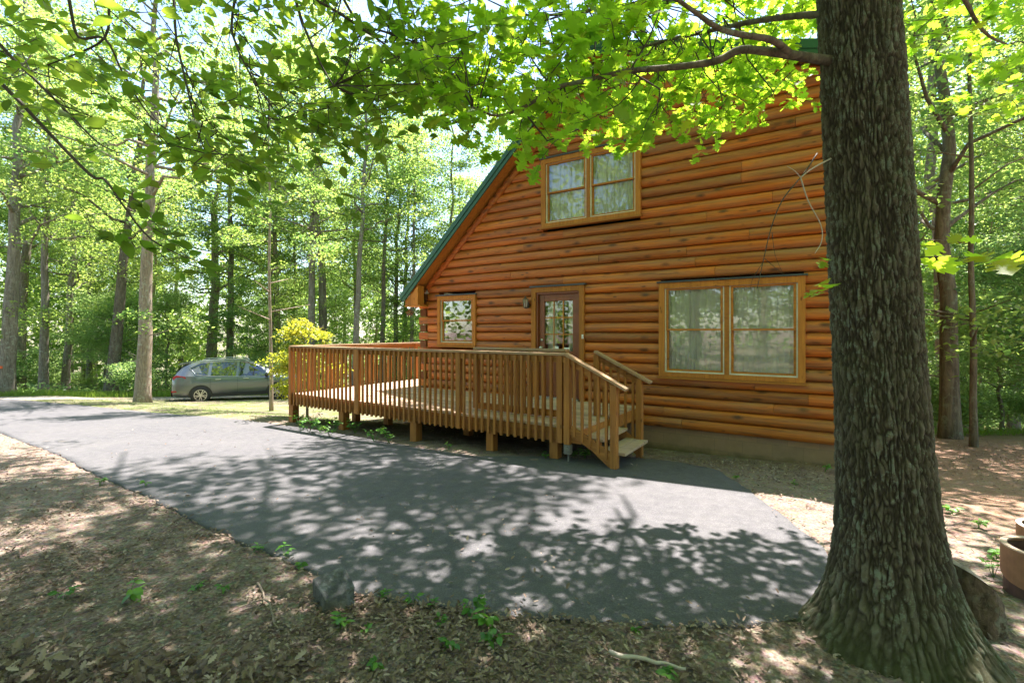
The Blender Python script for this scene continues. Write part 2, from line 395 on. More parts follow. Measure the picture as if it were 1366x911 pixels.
# ------------------------------------------------------------------ place geometry
D = np.array((.836, -.549)); NN = np.array((.549, .836)); ANG = math.atan2(D[1], D[0])
def uw(x, y): return x * D[0] + y * D[1], x * NN[0] + y * NN[1]
def xy(u, w): return u * D[0] + w * NN[0], u * D[1] + w * NN[1]
def sstep(a, b, x):
    t = np.clip((x - a) / (b - a), 0, 1); return t * t * (3 - 2 * t)
GY = [-40, -5, 0, 3, 6.7, 8.5, 10.5, 15, 22, 30, 60, 500]
GZ = [.4, .2, .03, 0, -.09, -.20, -.24, -.60, -1.15, -1.8, -3.2, -3.5]
def G(x, y):
    x = np.asarray(x, float); y = np.asarray(y, float)
    w = x * NN[0] + y * NN[1]
    z = np.interp(y, GY, GZ)
    z = z - .14 * sstep(6.4, 8.0, w)
    z = z - sstep(3.5, 6.5, x) * np.clip(y - 9.0, 0, 14) * .11
    return z
def gpt(px, py):
    """ground point seen at a pixel of the photograph"""
    kx, kz = (px - 683) / F, (442 - py) / F
    lo = .5
    for i in range(4000):
        if 1.7 + kz * lo < float(G(kx * lo, lo)): break
        lo += .03
    return kx * lo, lo
def p3(px, py, y): return np.array(((px - 683) / F * y, y, 1.7 + (442 - py) / F * y))
def wallpt(px, py, w):
    """(u, z) on the vertical plane at distance w"""
    a, b = (px - 683) / F, 1.0
    t = w / (a * NN[0] + b * NN[1]); return a * t * D[0] + b * t * D[1], 1.7 + (442 - py) / F * t

# driveway outline, near edge then far edge
near = [(-200, 545), (-60, 562), (0, 577), (60, 600), (130, 634), (190, 660), (250, 692), (320, 722), (385, 752), (432, 775), (480, 796), (530, 806), (600, 816), (700, 824), (800, 834), (900, 840), (980, 836), (1040, 834), (1090, 822), (1130, 800)]
far = [(1118, 760), (1098, 733), (1060, 700), (1025, 676), (1000, 655), (975, 640), (955, 627), (900, 616), (862, 612), (850, 622), (820, 628), (740, 622), (655, 612), (553, 597), (470, 581), (380, 568), (300, 558), (200, 550), (100, 540), (0, 531), (-200, 524)]
OUT = np.array([gpt(*p) for p in near + far])
# rough edge
seg = []
for i in range(len(OUT)):
    a, b = OUT[i], OUT[(i + 1) % len(OUT)]; n = max(1, int(np.linalg.norm(b - a) / .12))
    if np.linalg.norm(a) > 25: n = 1
    for k in range(n):
        q = a + (b - a) * k / n; j = .028 * mn.noise(Vector((q[0] * 5, q[1] * 5, 0))) + .02 * mn.noise(Vector((q[0] * 17, q[1] * 17, 3)))
        d_ = (b - a) / np.linalg.norm(b - a); seg.append(q + np.array((-d_[1], d_[0])) * j * 1.5)
OUT = np.array(seg)
def inside(x, y, poly=OUT):
    x = np.asarray(x); y = np.asarray(y); r = np.zeros(x.shape, bool)
    for i in range(len(poly)):
        (x0, y0), (x1, y1) = poly[i], poly[(i + 1) % len(poly)]
        c = ((y0 > y) != (y1 > y)) & (x < (x1 - x0) * (y - y0) / (y1 - y0 + 1e-12) + x0); r ^= c
    return r
def fb(x, y, s, o=3):
    """vectorised value noise"""
    def vn(x, y):
        xi, yi = np.floor(x).astype(int), np.floor(y).astype(int); fx, fy = x - xi, y - yi
        fx = fx * fx * (3 - 2 * fx); fy = fy * fy * (3 - 2 * fy)
        def h(a, b):
            q = (a * 374761393 + b * 668265263) & 0x7fffffff; q = ((q ^ (q >> 13)) * 1274126177) & 0x7fffffff
            return ((q ^ (q >> 16)) & 0xffff) / 65535.0
        return (h(xi, yi) * (1 - fx) + h(xi + 1, yi) * fx) * (1 - fy) + (h(xi, yi + 1) * (1 - fx) + h(xi + 1, yi + 1) * fx) * fy
    r = 0; a = .5
    for k in range(o): r = r + a * vn(x * s + 7.3 * k, y * s + 3.1 * k); s *= 2.1; a *= .5
    return r
def gridmesh(xs, ys, zf):
    Xg, Yg = np.meshgrid(xs, ys); Z = zf(Xg, Yg); nx = len(xs); ny = len(ys)
    V = np.stack([Xg, Yg, Z], -1).reshape(-1, 3)
    i = (np.arange(ny - 1)[:, None] * nx + np.arange(nx - 1)[None, :]).ravel()
    idx = np.stack([i, i + 1, i + nx + 1, i + nx], 1)
    return V, idx
def axis(lo, hi, a, b, fine, growth=1.25):
    r = list(np.arange(a, b, fine)); st = fine; p = b
    while p < hi: r.append(p); st *= growth; p += st
    r.append(hi); st = fine; p = a - fine
    while p > lo: r.insert(0, p); st *= growth; p -= st
    r.insert(0, lo); return np.array(r)
xs = axis(-300, 300, -11, 8, .07); ys = axis(-200, 400, 1.4, 12, .07)
def ground_z(x, y):
    ins = inside(x, y)
    near_ = np.exp(-((x / 14) ** 2)) * sstep(16, 6, y)
    bump_ = (fb(x, y, 1.1, 4) - .47) * .065 * sstep(0, 1, near_) + (fb(x, y, 9, 3) - .45) * .018 * near_
    return G(x, y) + np.where(ins, -.025, bump_ + .004)
V, idx = gridmesh(xs, ys, ground_z)
me = npmesh("ground", V, idx.ravel(), np.full(len(idx), 4))
tag(link("ground", me, M['ground'], smooth=True), kind='structure')
# asphalt drive: strips across the outline
rows = np.concatenate([np.arange(OUT[:, 1].min() + .02, 7, .05), np.arange(7, 16, .12), np.arange(16, OUT[:, 1].max() - .01, .6)])
mb = MB(); NC = 40; prev = None
for ri, yr in enumerate([rows[0]] + list(rows) + [rows[-1]]):
    xx = []
    for i in range(len(OUT)):
        (x0, y0), (x1, y1) = OUT[i], OUT[(i + 1) % len(OUT)]
        if (y0 > yr) != (y1 > yr): xx.append(x0 + (yr - y0) * (x1 - x0) / (y1 - y0))
    a, b = min(xx), max(xx)
    X_ = np.linspace(a, b, NC); Z_ = G(X_, np.full(NC, yr)) + .006 - (.06 if ri in (0, len(rows) + 1) else 0); yr = yr - .004 if ri == 0 else yr + (.004 if ri == len(rows) + 1 else 0)
    row = [(a - .005, yr, Z_[0] - .06)] + list(zip(X_, [yr] * NC, Z_)) + [(b + .005, yr, Z_[-1] - .06)]
    st = mb.n; mb.add(row, [])
    if prev is not None: mb.f.extend([(prev + k, prev + k + 1, st + k + 1, st + k) for k in range(NC + 1)])
    prev = st
o = mb.build("driveway", M['asphalt']); tag(o, kind='structure')
o.data.polygons.foreach_set("use_smooth", [True] * len(o.data.polygons))

# dirt track where the SUV is parked and a pale road far in the woods
mt, t, b = mat("dirt_track")
L(t, ramp(t, noise(t, coords(t), 9, 6, .75), [(.35, (.13, .11, .095)), (.65, (.28, .25, .21))]), b.inputs["Base Color"]); b.inputs["Roughness"].default_value = .95
def strip(name, c0, c1, wd, m, dz=.012, n=60):
    c0, c1 = np.array(c0, float), np.array(c1, float); d_ = (c1 - c0); ln = np.linalg.norm(d_); d_ /= ln; s_ = np.array((-d_[1], d_[0]))
    mb = MB(); K = 9
    for i in range(n + 1):
        c = c0 + d_ * ln * i / n; wv = wd * (1 + .2 * mn.noise(Vector((i * .31, 0, 5))))
        for k in range(K):
            p = c + s_ * (k / (K - 1) - .5) * wv; mb.v.append((p[0], p[1], float(G(p[0], p[1])) + dz - (.05 if k in (0, K - 1) else 0)))
    mb.n = len(mb.v); mb.f = [(i * K + k, i * K + k + 1, (i + 1) * K + k + 1, (i + 1) * K + k) for i in range(n) for k in range(K - 1)]
    return tag(mb.build(name, m, smooth=True), kind='structure')
strip("dirt_track", (-34, 12.5), (-4.5, 25.5), 2.6, mt)
pale = plain("pale_gravel", (.42, .40, .38), .95, 0, .15, 3)
strip("gravel_road", (-70, 44), (-8, 50), 6, pale)

# ------------------------------------------------------------------ LOG CABIN  (local axes: x = along the front, y = into the house)
W0 = 8.3
Z0 = -.42
ox, oy = xy(-3.6, W0)
HO = np.array((-3.6, W0, Z0))
house = empty("log_cabin", (ox, oy, Z0), ANG, "orange stained log cabin with a steep green metal roof behind the wooden deck", "cabin")
class HB(MB):       # mesh written in (u, w, z) and stored relative to the cabin's own origin
    ORG = HO
    def build(s, name, m, parent=None, smooth=False, bevel=0):
        s.v = [tuple(np.array(p) - s.ORG) for p in s.v]
        return MB.build(s, name, m, parent, smooth, bevel)
UL, UR, DEP = -8.0, .36, 8.6
APEX = (-3.62, 6.86)
eL = (-8.22, 6.86 - (8.22 - 3.62) * .925)
eR = (.58, 6.86 - (.58 + 3.62) * .325)
def roof_z(u): return np.where(np.asarray(u) < APEX[0], eL[1] + (u - eL[0]) * .925, APEX[1] - (u - APEX[0]) * .325)
# openings in (u0,u1,z0,z1)
def opening(x0, x1, yt0, yt1, yb0, yb1):
    a, b = wallpt(x0, yt0, W0), wallpt(x1, yt1, W0); c, d = wallpt(x0, yb0, W0), wallpt(x1, yb1, W0)
    return a[0], b[0], (c[1] + d[1]) / 2, (a[1] + b[1]) / 2
WR = opening(881, 1075, 378, 369, 501, 511)
WU = opening(725, 857, 214, 189, 305, 288)
WS = opening(587, 638, 396, 393, 461, 461)
DR = opening(712, 782, 385, 380, 533, 533)
FLOOR = .40
DR = (DR[0], DR[1], FLOOR - .02, DR[3])
print("openings", WR, WU, WS, DR)
OPEN = [WR, WU, WS, DR]
LH = .1785; ZB = .075      # course height, top of the foundation
PH = [(-1.0, 0), (-.92, .45), (-.78, .68), (-.5, .9), (-.2, .99), (.15, 1.0), (.45, .92), (.72, .74), (.9, .48), (1.0, 0)]
mb = HB(); rnd = random.Random(5)
nc = int((APEX[1] - ZB) / LH) + 1
for c in range(nc):
    z0 = ZB + c * LH; z1 = z0 + LH; zc = (z0 + z1) / 2
    def ulim(z):
        a = eL[0] + (z + .26 - eL[1]) / .925; b = APEX[0] + (APEX[1] - .26 - z) / .325
        return max(UL + .28, a), min(UR, b)
    a0, b0 = ulim(z0)
    if b0 - a0 < .1: break
    ivs = [(a0, b0)]
    for (u0, u1, q0, q1) in OPEN:
        if q1 > z0 + .03 and q0 < z1 - .03:
            nv = []
            for a, b in ivs:
                if u0 > a and u0 < b: nv.append((a, u0 + .02))
                if u1 < b and u1 > a: nv.append((u1 - .02, b))
                if u0 >= b or u1 <= a: nv.append((a, b))
            ivs = nv
    for a, b in ivs:
        cuts = [a]
        while b - cuts[-1] > 2.6:
            q = cuts[-1] + rnd.uniform(1.2, 3.6)
            if q > b - .5: break
            cuts.append(q)
        cuts.append(b)
        for k in range(len(cuts) - 1):
            p, q = cuts[k] + (.0025 if k else 0), cuts[k + 1] - (.0025 if k < len(cuts) - 2 else 0)
            nseg = max(1, int((q - p) / .25)); jit = rnd.uniform(-.006, .006); ph = rnd.uniform(0, 50)
            ring = []
            for si in range(nseg + 1):
                f_ = si / nseg
                pr = []
                for tz, bz in PH:
                    z = zc + tz * LH / 2
                    lo, hi = ulim(z)
                    pa = max(p, lo) if k == 0 and a == a0 else p
                    qa = min(q, hi) if k == len(cuts) - 2 and b == b0 else q
                    u = pa + (qa - pa) * f_
                    wob = .006 * mn.noise(Vector((u * 1.3 + ph, tz, 0)))
                    pr.append((u, W0 - (.080 + jit) * bz - wob * bz, z + .004 * mn.noise(Vector((u * .9, ph, 2))) * bz))
                lo, hi = ulim(zc)
                ub = (max(p, lo) if k == 0 else p); qb = (min(q, hi) if k == len(cuts) - 2 else q); ub = ub + (qb - ub) * f_
                pr += [(ub, W0 + .12, z1), (ub, W0 + .12, z0)]
                ring.append(pr)
            n_ = len(ring[0]); V = [p_ for r_ in ring for p_ in r_]
            Fc = [(i * n_ + j, i * n_ + (j + 1) % n_, (i + 1) * n_ + (j + 1) % n_, (i + 1) * n_ + j) for i in range(nseg) for j in range(n_)]
            Fc += [tuple(range(n_))[::-1], tuple(nseg * n_ + j for j in range(n_))]
            mb.add(V, Fc)
wall = mb.build("log_wall", M['log'], house)
wall.data.polygons.foreach_set("use_smooth", [len(p.vertices) == 4 for p in wall.data.polygons])
es = wall.modifiers.new("es", 'EDGE_SPLIT'); es.split_angle = R(50)
# corner: alternate front log ends and butt ends of the side wall
cb_f, cb_s = HB(), HB()
for c in range(int((2.45 - ZB) / LH) + 1):
    z0 = ZB + c * LH
    for (ua, ub) in ((UL - .02, UL + .28), ):
        if c % 2: cb_s = HB(); cb_s.box(UL + .05, UL + .235, W0 - .085, W0 + .1, z0 + .006, z0 + LH - .006); cb_s.build("log_end", M['log_end'], house, bevel=.012); cb_f.box(UL + .24, UL + .284, W0 - .05, W0 + .1, z0 + .003, z0 + LH - .003)
        else:
            cb_f.box(ua, ub, W0 - .058, W0 + .12, z0 + .003, z0 + LH - .003)
cb_f.build("corner_log", M['log'], house, bevel=.02)
# side and back walls (round log courses)
mb = HB()
for c in range(int(2.5 / LH)):
    z0 = ZB + c * LH
    for uf, sgn in ((UL + .1, -1), (UR - .1, 1)):
        pr = [(uf + sgn * .07 * bz, W0 + .13, z0 + LH / 2 + tz * LH / 2) for tz, bz in PH] + [(uf - sgn * .1, W0 + .13, z0 + LH), (uf - sgn * .1, W0 + .13, z0)]
        mb.prism(pr, (0, DEP, 0))
mb.prism([(UL, 0, ZB), (UR, 0, ZB), (UR, 0, float(roof_z(UR)) - .3), (APEX[0], 0, APEX[1] - .3), (UL, 0, float(roof_z(UL)) - .3)], (0, .2, 0))
for i in range(10): mb.v[-1 - i] = (mb.v[-1 - i][0], mb.v[-1 - i][1] + W0 + DEP, mb.v[-1 - i][2])
mb.box(UR - .3, UR - .02, W0 + .13, W0 + DEP, 2.5, float(roof_z(UR)) - .3)
mb.build("side_wall", M['log'], house)
# inside: floor slabs that keep the rooms dark
mb = HB(); mb.box(UL + .25, UR - .25, W0 + .14, W0 + DEP, ZB, .36); mb.box(UL + .3, UR - .3, W0 + .16, W0 + DEP - .1, 2.62, 2.8)
mb.build("room_floor", M['dark'], house)
# foundation of painted block, three courses and stepped joints
mt, t, b = mat("painted_block")
br = N(t, "ShaderNodeTexBrick"); v = coords(t); sx = N(t, "ShaderNodeSeparateXYZ"); L(t, v, sx.inputs[0]); cbn = N(t, "ShaderNodeCombineXYZ"); L(t, sx.outputs[0], cbn.inputs[0]); L(t, sx.outputs[2], cbn.inputs[1]); L(t, cbn.outputs[0], br.inputs["Vector"])
br.inputs["Scale"].default_value = 1; br.inputs["Brick Width"].default_value = .41; br.inputs["Row Height"].default_value = .2; br.inputs["Mortar Size"].default_value = .004
br.inputs["Color1"].default_value = (.30, .18, .11, 1); br.inputs["Color2"].default_value = (.23, .15, .105, 1); br.inputs["Mortar"].default_value = (.18, .12, .085, 1)
n1 = noise(t, v, 4, 6, .7)
c = mix(t, .35, br.outputs[0], ramp(t, n1, [(.3, (.19, .115, .07)), (.7, (.36, .23, .15))]))
mz = math_(t, 'ADD', sx.outputs[2], math_(t, 'MULTIPLY', n1, .22))
c = mix(t, ramp(t, mz, [(.22, .8), (.34, 0.0)]), c, (.10, .085, .035))
L(t, c, b.inputs["Base Color"]); b.inputs["Roughness"].default_value = .85; bump(t, br.outputs["Fac"], -.6, .006, b)
mb = HB(); mb.box(UL + .12, UR - .05, W0 + .015, W0 + .25, Z0 - .5, ZB); mb.box(UL + .12, UL + .4, W0 + .25, W0 + DEP, Z0 - 1.2, ZB); mb.box(UR - .3, UR - .05, W0 + .25, W0 + DEP, Z0 - 1.2, ZB)
mb.build("foundation", mt, house)
# roof
OV = .36
rf = HB()
yA, yB = W0 - OV, W0 + DEP + .3
TH = .07
rf.prism([(eL[0] - .03, yA, eL[1] - .03), (APEX[0], yA, APEX[1]), (APEX[0], yA, APEX[1] - TH * 1.35), (eL[0] - .03, yA, eL[1] - .03 - TH * 1.35)], (0, yB - yA, 0))
rf.prism([(APEX[0] + .002, yA, APEX[1]), (eR[0], yA, eR[1]), (eR[0], yA, eR[1] - TH), (APEX[0] + .002, yA, APEX[1] - TH * 1.35)], (0, yB - yA, 0))
roof = rf.build("roof", M['green_metal'], house)
rb = HB()        # standing ribs
for k in range(22):
    yy = yA + .05 + k * .42
    if yy > yB: break
    rb.prism([(eL[0], yy, eL[1] + .002), (APEX[0], yy, APEX[1] + .004), (APEX[0], yy, APEX[1] + .034), (eL[0], yy, eL[1] + .03)], (0, .03, 0))
rb.build("roof_rib", M['green_metal'], roof)
rk = HB()        # rake fascia in two stepped bands, set proud of the roof edge
for (d0, d1, y0, y1) in ((.0, .13, yA - .035, yA - .003), (.125, .235, yA - .018, yA + .012)):
    rk.prism([(eL[0] - .06, y0, eL[1] - .06 - d0), (APEX[0], y0, APEX[1] + .012 - d0), (APEX[0], y0, APEX[1] + .012 - d1), (eL[0] - .06 + .08 * (d0 > 0), y0, eL[1] - .06 - d1 + .07 * (d0 > 0))], (0, y1 - y0, 0))
    rk.prism([(APEX[0] + .003, y0, APEX[1] + .012 - d0), (eR[0] + .03, y0, eR[1] + .01 - d0), (eR[0] + .03, y0, eR[1] + .01 - d1), (APEX[0] + .003, y0, APEX[1] + .012 - d1)], (0, y1 - y0, 0))
rk.build("rake_fascia", M['green_metal'], roof)
sf = HB()        # wooden soffit under the overhang and round trim log against the wall
sf.prism([(eL[0] + .2, yA + .015, eL[1] + .2 * .925 - .20), (APEX[0], yA + .015, APEX[1] - .15), (APEX[0], yA + .015, APEX[1] - .19), (eL[0] + .2, yA + .015, eL[1] + .2 * .925 - .24)], (0, W0 - yA + .08, 0))
sf.prism([(APEX[0], yA + .015, APEX[1] - .13), (eR[0] - .1, yA + .015, eR[1] - .07), (eR[0] - .1, yA + .015, eR[1] - .12), (APEX[0], yA + .015, APEX[1] - .18)], (0, W0 - yA + .08, 0))
sf.build("soffit", M['trim_u'], house)
tl = HB()
tl.tube([(UL + .28, W0 - .06, float(roof_z(UL + .28)) - .38), (APEX[0], W0 - .06, APEX[1] - .38)], .062, 12)
tl.tube([(APEX[0], W0 - .06, APEX[1] - .27), (UR, W0 - .06, float(roof_z(UR)) - .27)], .055, 12)
tl.build("rake_log", M['log'], house, smooth=True)
eb = HB()        # boxed eave return
zt = 2.30
eb.prism([(eL[0] + .05, yA + .02, zt), (UL + .03, yA + .02, zt), (UL + .03, yA + .02, float(roof_z(UL + .03)) - .27), (eL[0] + .05, yA + .02, float(roof_z(eL[0] + .05)) - .25)], (0, OV - .05, 0))
eb.box(eL[0] + .04, UL + .3, yA + .01, W0 + .05, zt - .035, zt - .002)
eb.prism([(UL + .035, yA + .005, zt), (UL + .24, yA + .005, zt), (UL + .24, yA + .005, float(roof_z(UL + .24)) - .30), (UL + .035, yA + .005, float(roof_z(UL + .035)) - .30)], (0, .2, 0))
eb.build("eave_return", M['trim'], house, bevel=.004)

def ring(mb, u0, u1, z0, z1, wl, wt, wb, y0, y1):
    """one connected rectangular frame: outer u0..u1 x z0..z1, members wl (sides), wt (top), wb (bottom) wide"""
    o_ = [(u0, z0), (u1, z0), (u1, z1), (u0, z1)]; i_ = [(u0 + wl, z0 + wb), (u1 - wl, z0 + wb), (u1 - wl, z1 - wt), (u0 + wl, z1 - wt)]
    V = [(a, y0, c) for a, c in o_] + [(a, y0, c) for a, c in i_] + [(a, y1, c) for a, c in o_] + [(a, y1, c) for a, c in i_]
    Fc = []
    for k in range(4):
        n_ = (k + 1) % 4
        Fc += [(k, n_, n_ + 4, k + 4), (k + 8, k + 12, n_ + 12, n_ + 8), (k, k + 8, n_ + 8, n_), (k + 4, n_ + 4, n_ + 12, k + 12)]
    mb.add(V, Fc)
def curtain(name, u0, u1, z0, z1, w, parent, panels=((0, 1),)):
    mb = MB()
    for a, b in panels:
        n = 90; X_ = [u0 + (u1 - u0) * (a + (b - a) * i / n) for i in range(n + 1)]
        s = mb.n; Vv = []
        for zz in (z0, (z0 + z1) / 2, z1):
            for x_ in X_: Vv.append((x_ - HO[0], w + .018 * math.sin(x_ * 52) + .008 * math.sin(x_ * 131 + zz) - HO[1], zz - HO[2]))
        mb.add(Vv, [(r_ * (n + 1) + i, r_ * (n + 1) + i + 1, (r_ + 1) * (n + 1) + i + 1, (r_ + 1) * (n + 1) + i) for r_ in range(2) for i in range(n)])
    o = mb.build(name, M['curtain'], parent, smooth=True); return o
FR = W0 - .105
def window(o_, sashes, label, has_curtain=True):
    u0, u1, z0, z1 = o_
    wd = .095 if sashes == 2 else .085; um = (u0 + u1) / 2
    v_ = HB(); ring(v_, u0, u1, z0, z1, wd, wd, wd * .8, FR, W0 + .03)
    wn_ = v_.build("window", M['trim'], house, bevel=.004); wn_["label"] = label
    if sashes == 2: v_ = HB(); v_.box(um - .035, um + .035, FR + .012, W0 + .03, z0 + wd * .8 + .001, z1 - wd - .001); v_.build("mullion", M['trim'], wn_, bevel=.004)
    fl = HB(); fl.box(u0 - .03, u1 + .03, FR - .02, W0 - .02, z1 + .003, z1 + .028); fl.build("drip_flashing", M['flash'], wn_)
    si = HB(); si.box(u0 - .02, u1 + .02, FR - .03, W0, z0 - .035, z0 - .003); si.build("window_sill", M['trim_u'], wn_, bevel=.004)
    ia, ib = u0 + wd, u1 - wd; za, zb = z0 + wd * .8, z1 - wd
    cells = [(ia, ib)] if sashes == 1 else [(ia, um - .035), (um + .035, ib)]
    for a, b in cells:
        vin = HB(); ring(vin, a + .001, b - .001, za + .001, zb - .001, .02, .004, .02, FR + .03, W0 + .03); vin.build("jamb_liner", M['vinyl'], wn_)
        if has_curtain: curtain("curtain", a, b, za, zb, W0 + .03, wn_)
        a += .022; b -= .022; zq = za + .022; zm = (zq + zb) / 2; e = .036
        for (q0, q1, wf) in ((zq, zm + .015, FR + .065), (zm - .015, zb - .005, FR + .034)):
            sa = HB(); ring(sa, a, b, q0, q1, e, e * .8, e * .8, wf, wf + .03); sa.build("sash", M['trim_u'], wn_, bevel=.002)
            gl = HB(); gl.box(a + e, b - e, wf + .014, wf + .018, q0 + e * .8, q1 - e * .8); gl.build("glass_pane", M['glass'], wn_)
    return wn_
window(WR, 2, "large double window right of the door, with white curtains")
window(WU, 2, "upstairs double window under the gable")
window(WS, 1, "small single window left of the door", False)
# door
u0, u1, z0, z1 = DR
v_ = HB(); v_.prism([(u0, FR, FLOOR + .004), (u0, FR, z1), (u1, FR, z1), (u1, FR, FLOOR + .004), (u1 - .1, FR, FLOOR + .004), (u1 - .1, FR, z1 - .1), (u0 + .1, FR, z1 - .1), (u0 + .1, FR, FLOOR + .004)], (0, W0 + .03 - FR, 0))
door = v_.build("door", M['trim'], house, bevel=.004)
fl = HB(); fl.box(u0 - .03, u1 + .03, FR - .02, W0 - .02, z1 + .003, z1 + .03); fl.build("drip_flashing", M['flash'], door)
a, b, zb = u0 + .10, u1 - .10, z1 - .10
dm = HB(); dm.box(a, a + .04, FR + .03, W0 + .05, FLOOR + .01, zb); dm.box(b - .04, b, FR + .03, W0 + .05, FLOOR + .01, zb); dm.box(a + .04, b - .04, FR + .03, W0 + .05, zb - .04, zb)
a += .043; b -= .043; zb -= .043; st = .12; gz0 = FLOOR + .92; gz1 = zb - .13; wf = FR + .075
dm.box(a, a + st, wf, wf + .045, FLOOR + .04, zb); dm.box(b - st, b, wf, wf + .045, FLOOR + .04, zb)
dm.box(a + st, b - st, wf + .001, wf + .045, gz1, zb); dm.box(a + st, b - st, wf + .001, wf + .045, FLOOR + .04, gz0)
for q0, q1 in ((a + st + .03, (a + b) / 2 - .04), ((a + b) / 2 + .04, b - st - .03)): dm.box(q0, q1, wf - .008, wf, FLOOR + .18, gz0 - .1)
dm.build("door_leaf", M['door'], door, bevel=.004)
mu = HB()
for k in (1, 2):
    uu = a + st + (b - a - 2 * st) * k / 3; mu.box(uu - .011, uu + .011, wf + .006, wf + .016, gz0, gz1)
    zz = gz0 + (gz1 - gz0) * k / 3; mu.box(a + st, b - st, wf + .008, wf + .014, zz - .011, zz + .011)
mu.build("door_muntin", M['trim'], door)
gl = HB(); gl.box(a + st, b - st, wf + .022, wf + .026, gz0, gz1); gl.build("door_glass", M['glass'], door)
curtain("door_curtain", a + st, b - st, gz0 - .05, gz1 + .05, W0 + .1, door, ((0, .34), (.74, 1)))
stc = HB(); stc.box(a + st + .18, a + st + .30, wf + .014, wf + .02, gz0 + .01, gz0 + .09); stc.build("door_sticker", M['white'], door); stc = HB(); stc.box(a + st + .40, a + st + .54, wf + .014, wf + .02, gz0 + .01, gz0 + .07); stc.build("door_sticker", M['white'], door)
hd = HB(); hd.lathe([(0, -.07), (.028, -.065), (.03, -.04), (.012, -.03), (.012, 0), (.03, .0)], (a + .06, wf, FLOOR + .98), 14, 'y'); hd.build("door_handle", M['silver'], door, smooth=True); hd = HB(); hd.lathe([(0, -.018), (.028, -.016), (.028, 0)], (a + .06, wf, FLOOR + 1.13), 14, 'y'); hd.build("deadbolt", M['silver'], door, smooth=True)
th = HB(); th.box(a - .04, b + .04, FR - .05, wf + .05, FLOOR + .006, FLOOR + .038); th.build("threshold", M['silver'], door)

# things on the wall
lu, lz = wallpt(703, 405, W0 - .1)
lx, ly = xy(lu, W0 - .06)
lant = empty("wall_lantern", (lx, ly, lz), ANG, "small bronze wall lantern on the logs left of the door", "lantern")
mb = MB(); mb.box(-.035, .035, -.018, .005, -.09, .09); mb.tube([(0, -.01, -.04), (0, -.07, -.1), (0, -.1, -.09)], .009, 8); mb.build("mount_plate", M['metal'], lant, bevel=.004)
mb = MB(); mb.lathe([(0, .15), (.012, .14), (.02, .11), (.062, .085), (.062, .075), (0, .075)], (0, -.1, 0), 6); mb.lathe([(0, -.1), (.03, -.095), (.045, -.075), (.0, -.075)], (0, -.1, 0), 6)
for k in range(6):
    th_ = k * math.pi / 3; mb.bar((.042 * math.cos(th_), -.1 + .042 * math.sin(th_), -.08), (.056 * math.cos(th_), -.1 + .056 * math.sin(th_), .08), .007, .007, (math.cos(th_), math.sin(th_), 0))
mb.build("lantern_frame", M['metal'], lant)
gm, t, b = mat("lantern_glass"); b.inputs["Base Color"].default_value = (.6, .55, .45, 1); b.inputs["Roughness"].default_value = .15; b.inputs["Transmission Weight"].default_value = .6
mb = MB(); mb.lathe([(.036, -.075), (.048, .075)], (0, -.1, 0), 6); mb.build("lantern_glass", gm, lant)
bu, bz = wallpt(777.5, 449, FR)
bx, by = xy(bu, FR - .004)
mb = MB(); mb.box(-.017, .017, -.018, .002, -.04, .04); mb.lathe([(0, -.024), (.009, -.022), (.009, -.018)], (0, 0, 0), 12, 'y')
o = mb.build("doorbell", M['white'], None, bevel=.003); o.location = (bx, by, bz); o.rotation_euler = (0, 0, ANG); tag(o, "small white doorbell on the right door casing", "doorbell")

# ------------------------------------------------------------------ DECK
WF = 5.96
dO = np.array((-6.2, 7.1, -.3)); dx_, dy_ = xy(dO[0], dO[1])
class DB(HB): ORG = dO
deck = empty("wooden_deck", (dx_, dy_, dO[2]), ANG, "brown stained wooden deck with baluster railing in front of the cabin", "deck")
DL, DRt = -9.49, -2.80
TOPZ = 1.40
mb = DB(); bw = .138
k = 0; wv = WF + .005
while wv < W0 - .09:
    u_ = DL
    while u_ < DRt:
        e = min(DRt, u_ + 2.44 + (1.2 if (k % 2 and u_ == DL) else 0)); mb.box(u_ + .002, e - .002, wv, wv + bw, FLOOR - .036, FLOOR + .0012 * (k % 3)); u_ = e
    wv += bw + .006; k += 1
uu = DL
while uu < UL - .05: mb.box(uu, uu + bw, W0 - .08, W0 + 6.2, FLOOR - .036, FLOOR + .001); uu += bw + .006
mb.build("deck_floor", M['floor'], deck, bevel=.003)
mb = DB()
ZR0 = FLOOR - .225
mb.box(DL, DRt, WF + .004, WF + .042, ZR0, FLOOR - .037); mb.box(DL, DL + .038, WF + .045, W0 + 6.2, ZR0, FLOOR - .037); mb.box(DRt - .038, DRt, WF + .045, W0 - .1, ZR0, FLOOR - .037)
for k in range(16): mb.box(DL + .35 + k * .406, DL + .388 + k * .406, WF + .045, W0 - .1, ZR0, FLOOR - .04)
mb.build("rim_joist", M['deck_u'], deck, bevel=.003)
def post_at(px, w=WF): return wallpt(px, 500, w)[0]
for px, wd, py in ((390, .15, 566), (457, .15, 577), (553, .15, 590), (655, .13, 607), (740, .13, 615)):
    u_ = post_at(px, WF + .1); X_, Y_ = xy(u_, WF + .12); g0 = float(G(X_, Y_))
    mb = DB(); mb.box(u_ - wd / 2, u_ + wd / 2, WF + .06, WF + .06 + wd, g0 - .3, ZR0 - .003); mb.build("support_post", M['deck_z'], deck, bevel=.006)
for u_, w_ in ((DL + .3, 7.4), (DL + .3, 9.4), (DL + .3, 11.4), (UL + .1, 7.2), (-5.8, 7.3), (-3.2, 7.3)):
    X_, Y_ = xy(u_, w_); g0 = float(G(X_, Y_)); mb = DB(); mb.box(u_ - .07, u_ + .07, w_ - .07, w_ + .07, g0 - .3, ZR0 - .003); mb.build("support_post", M['deck_z'], deck, bevel=.006)
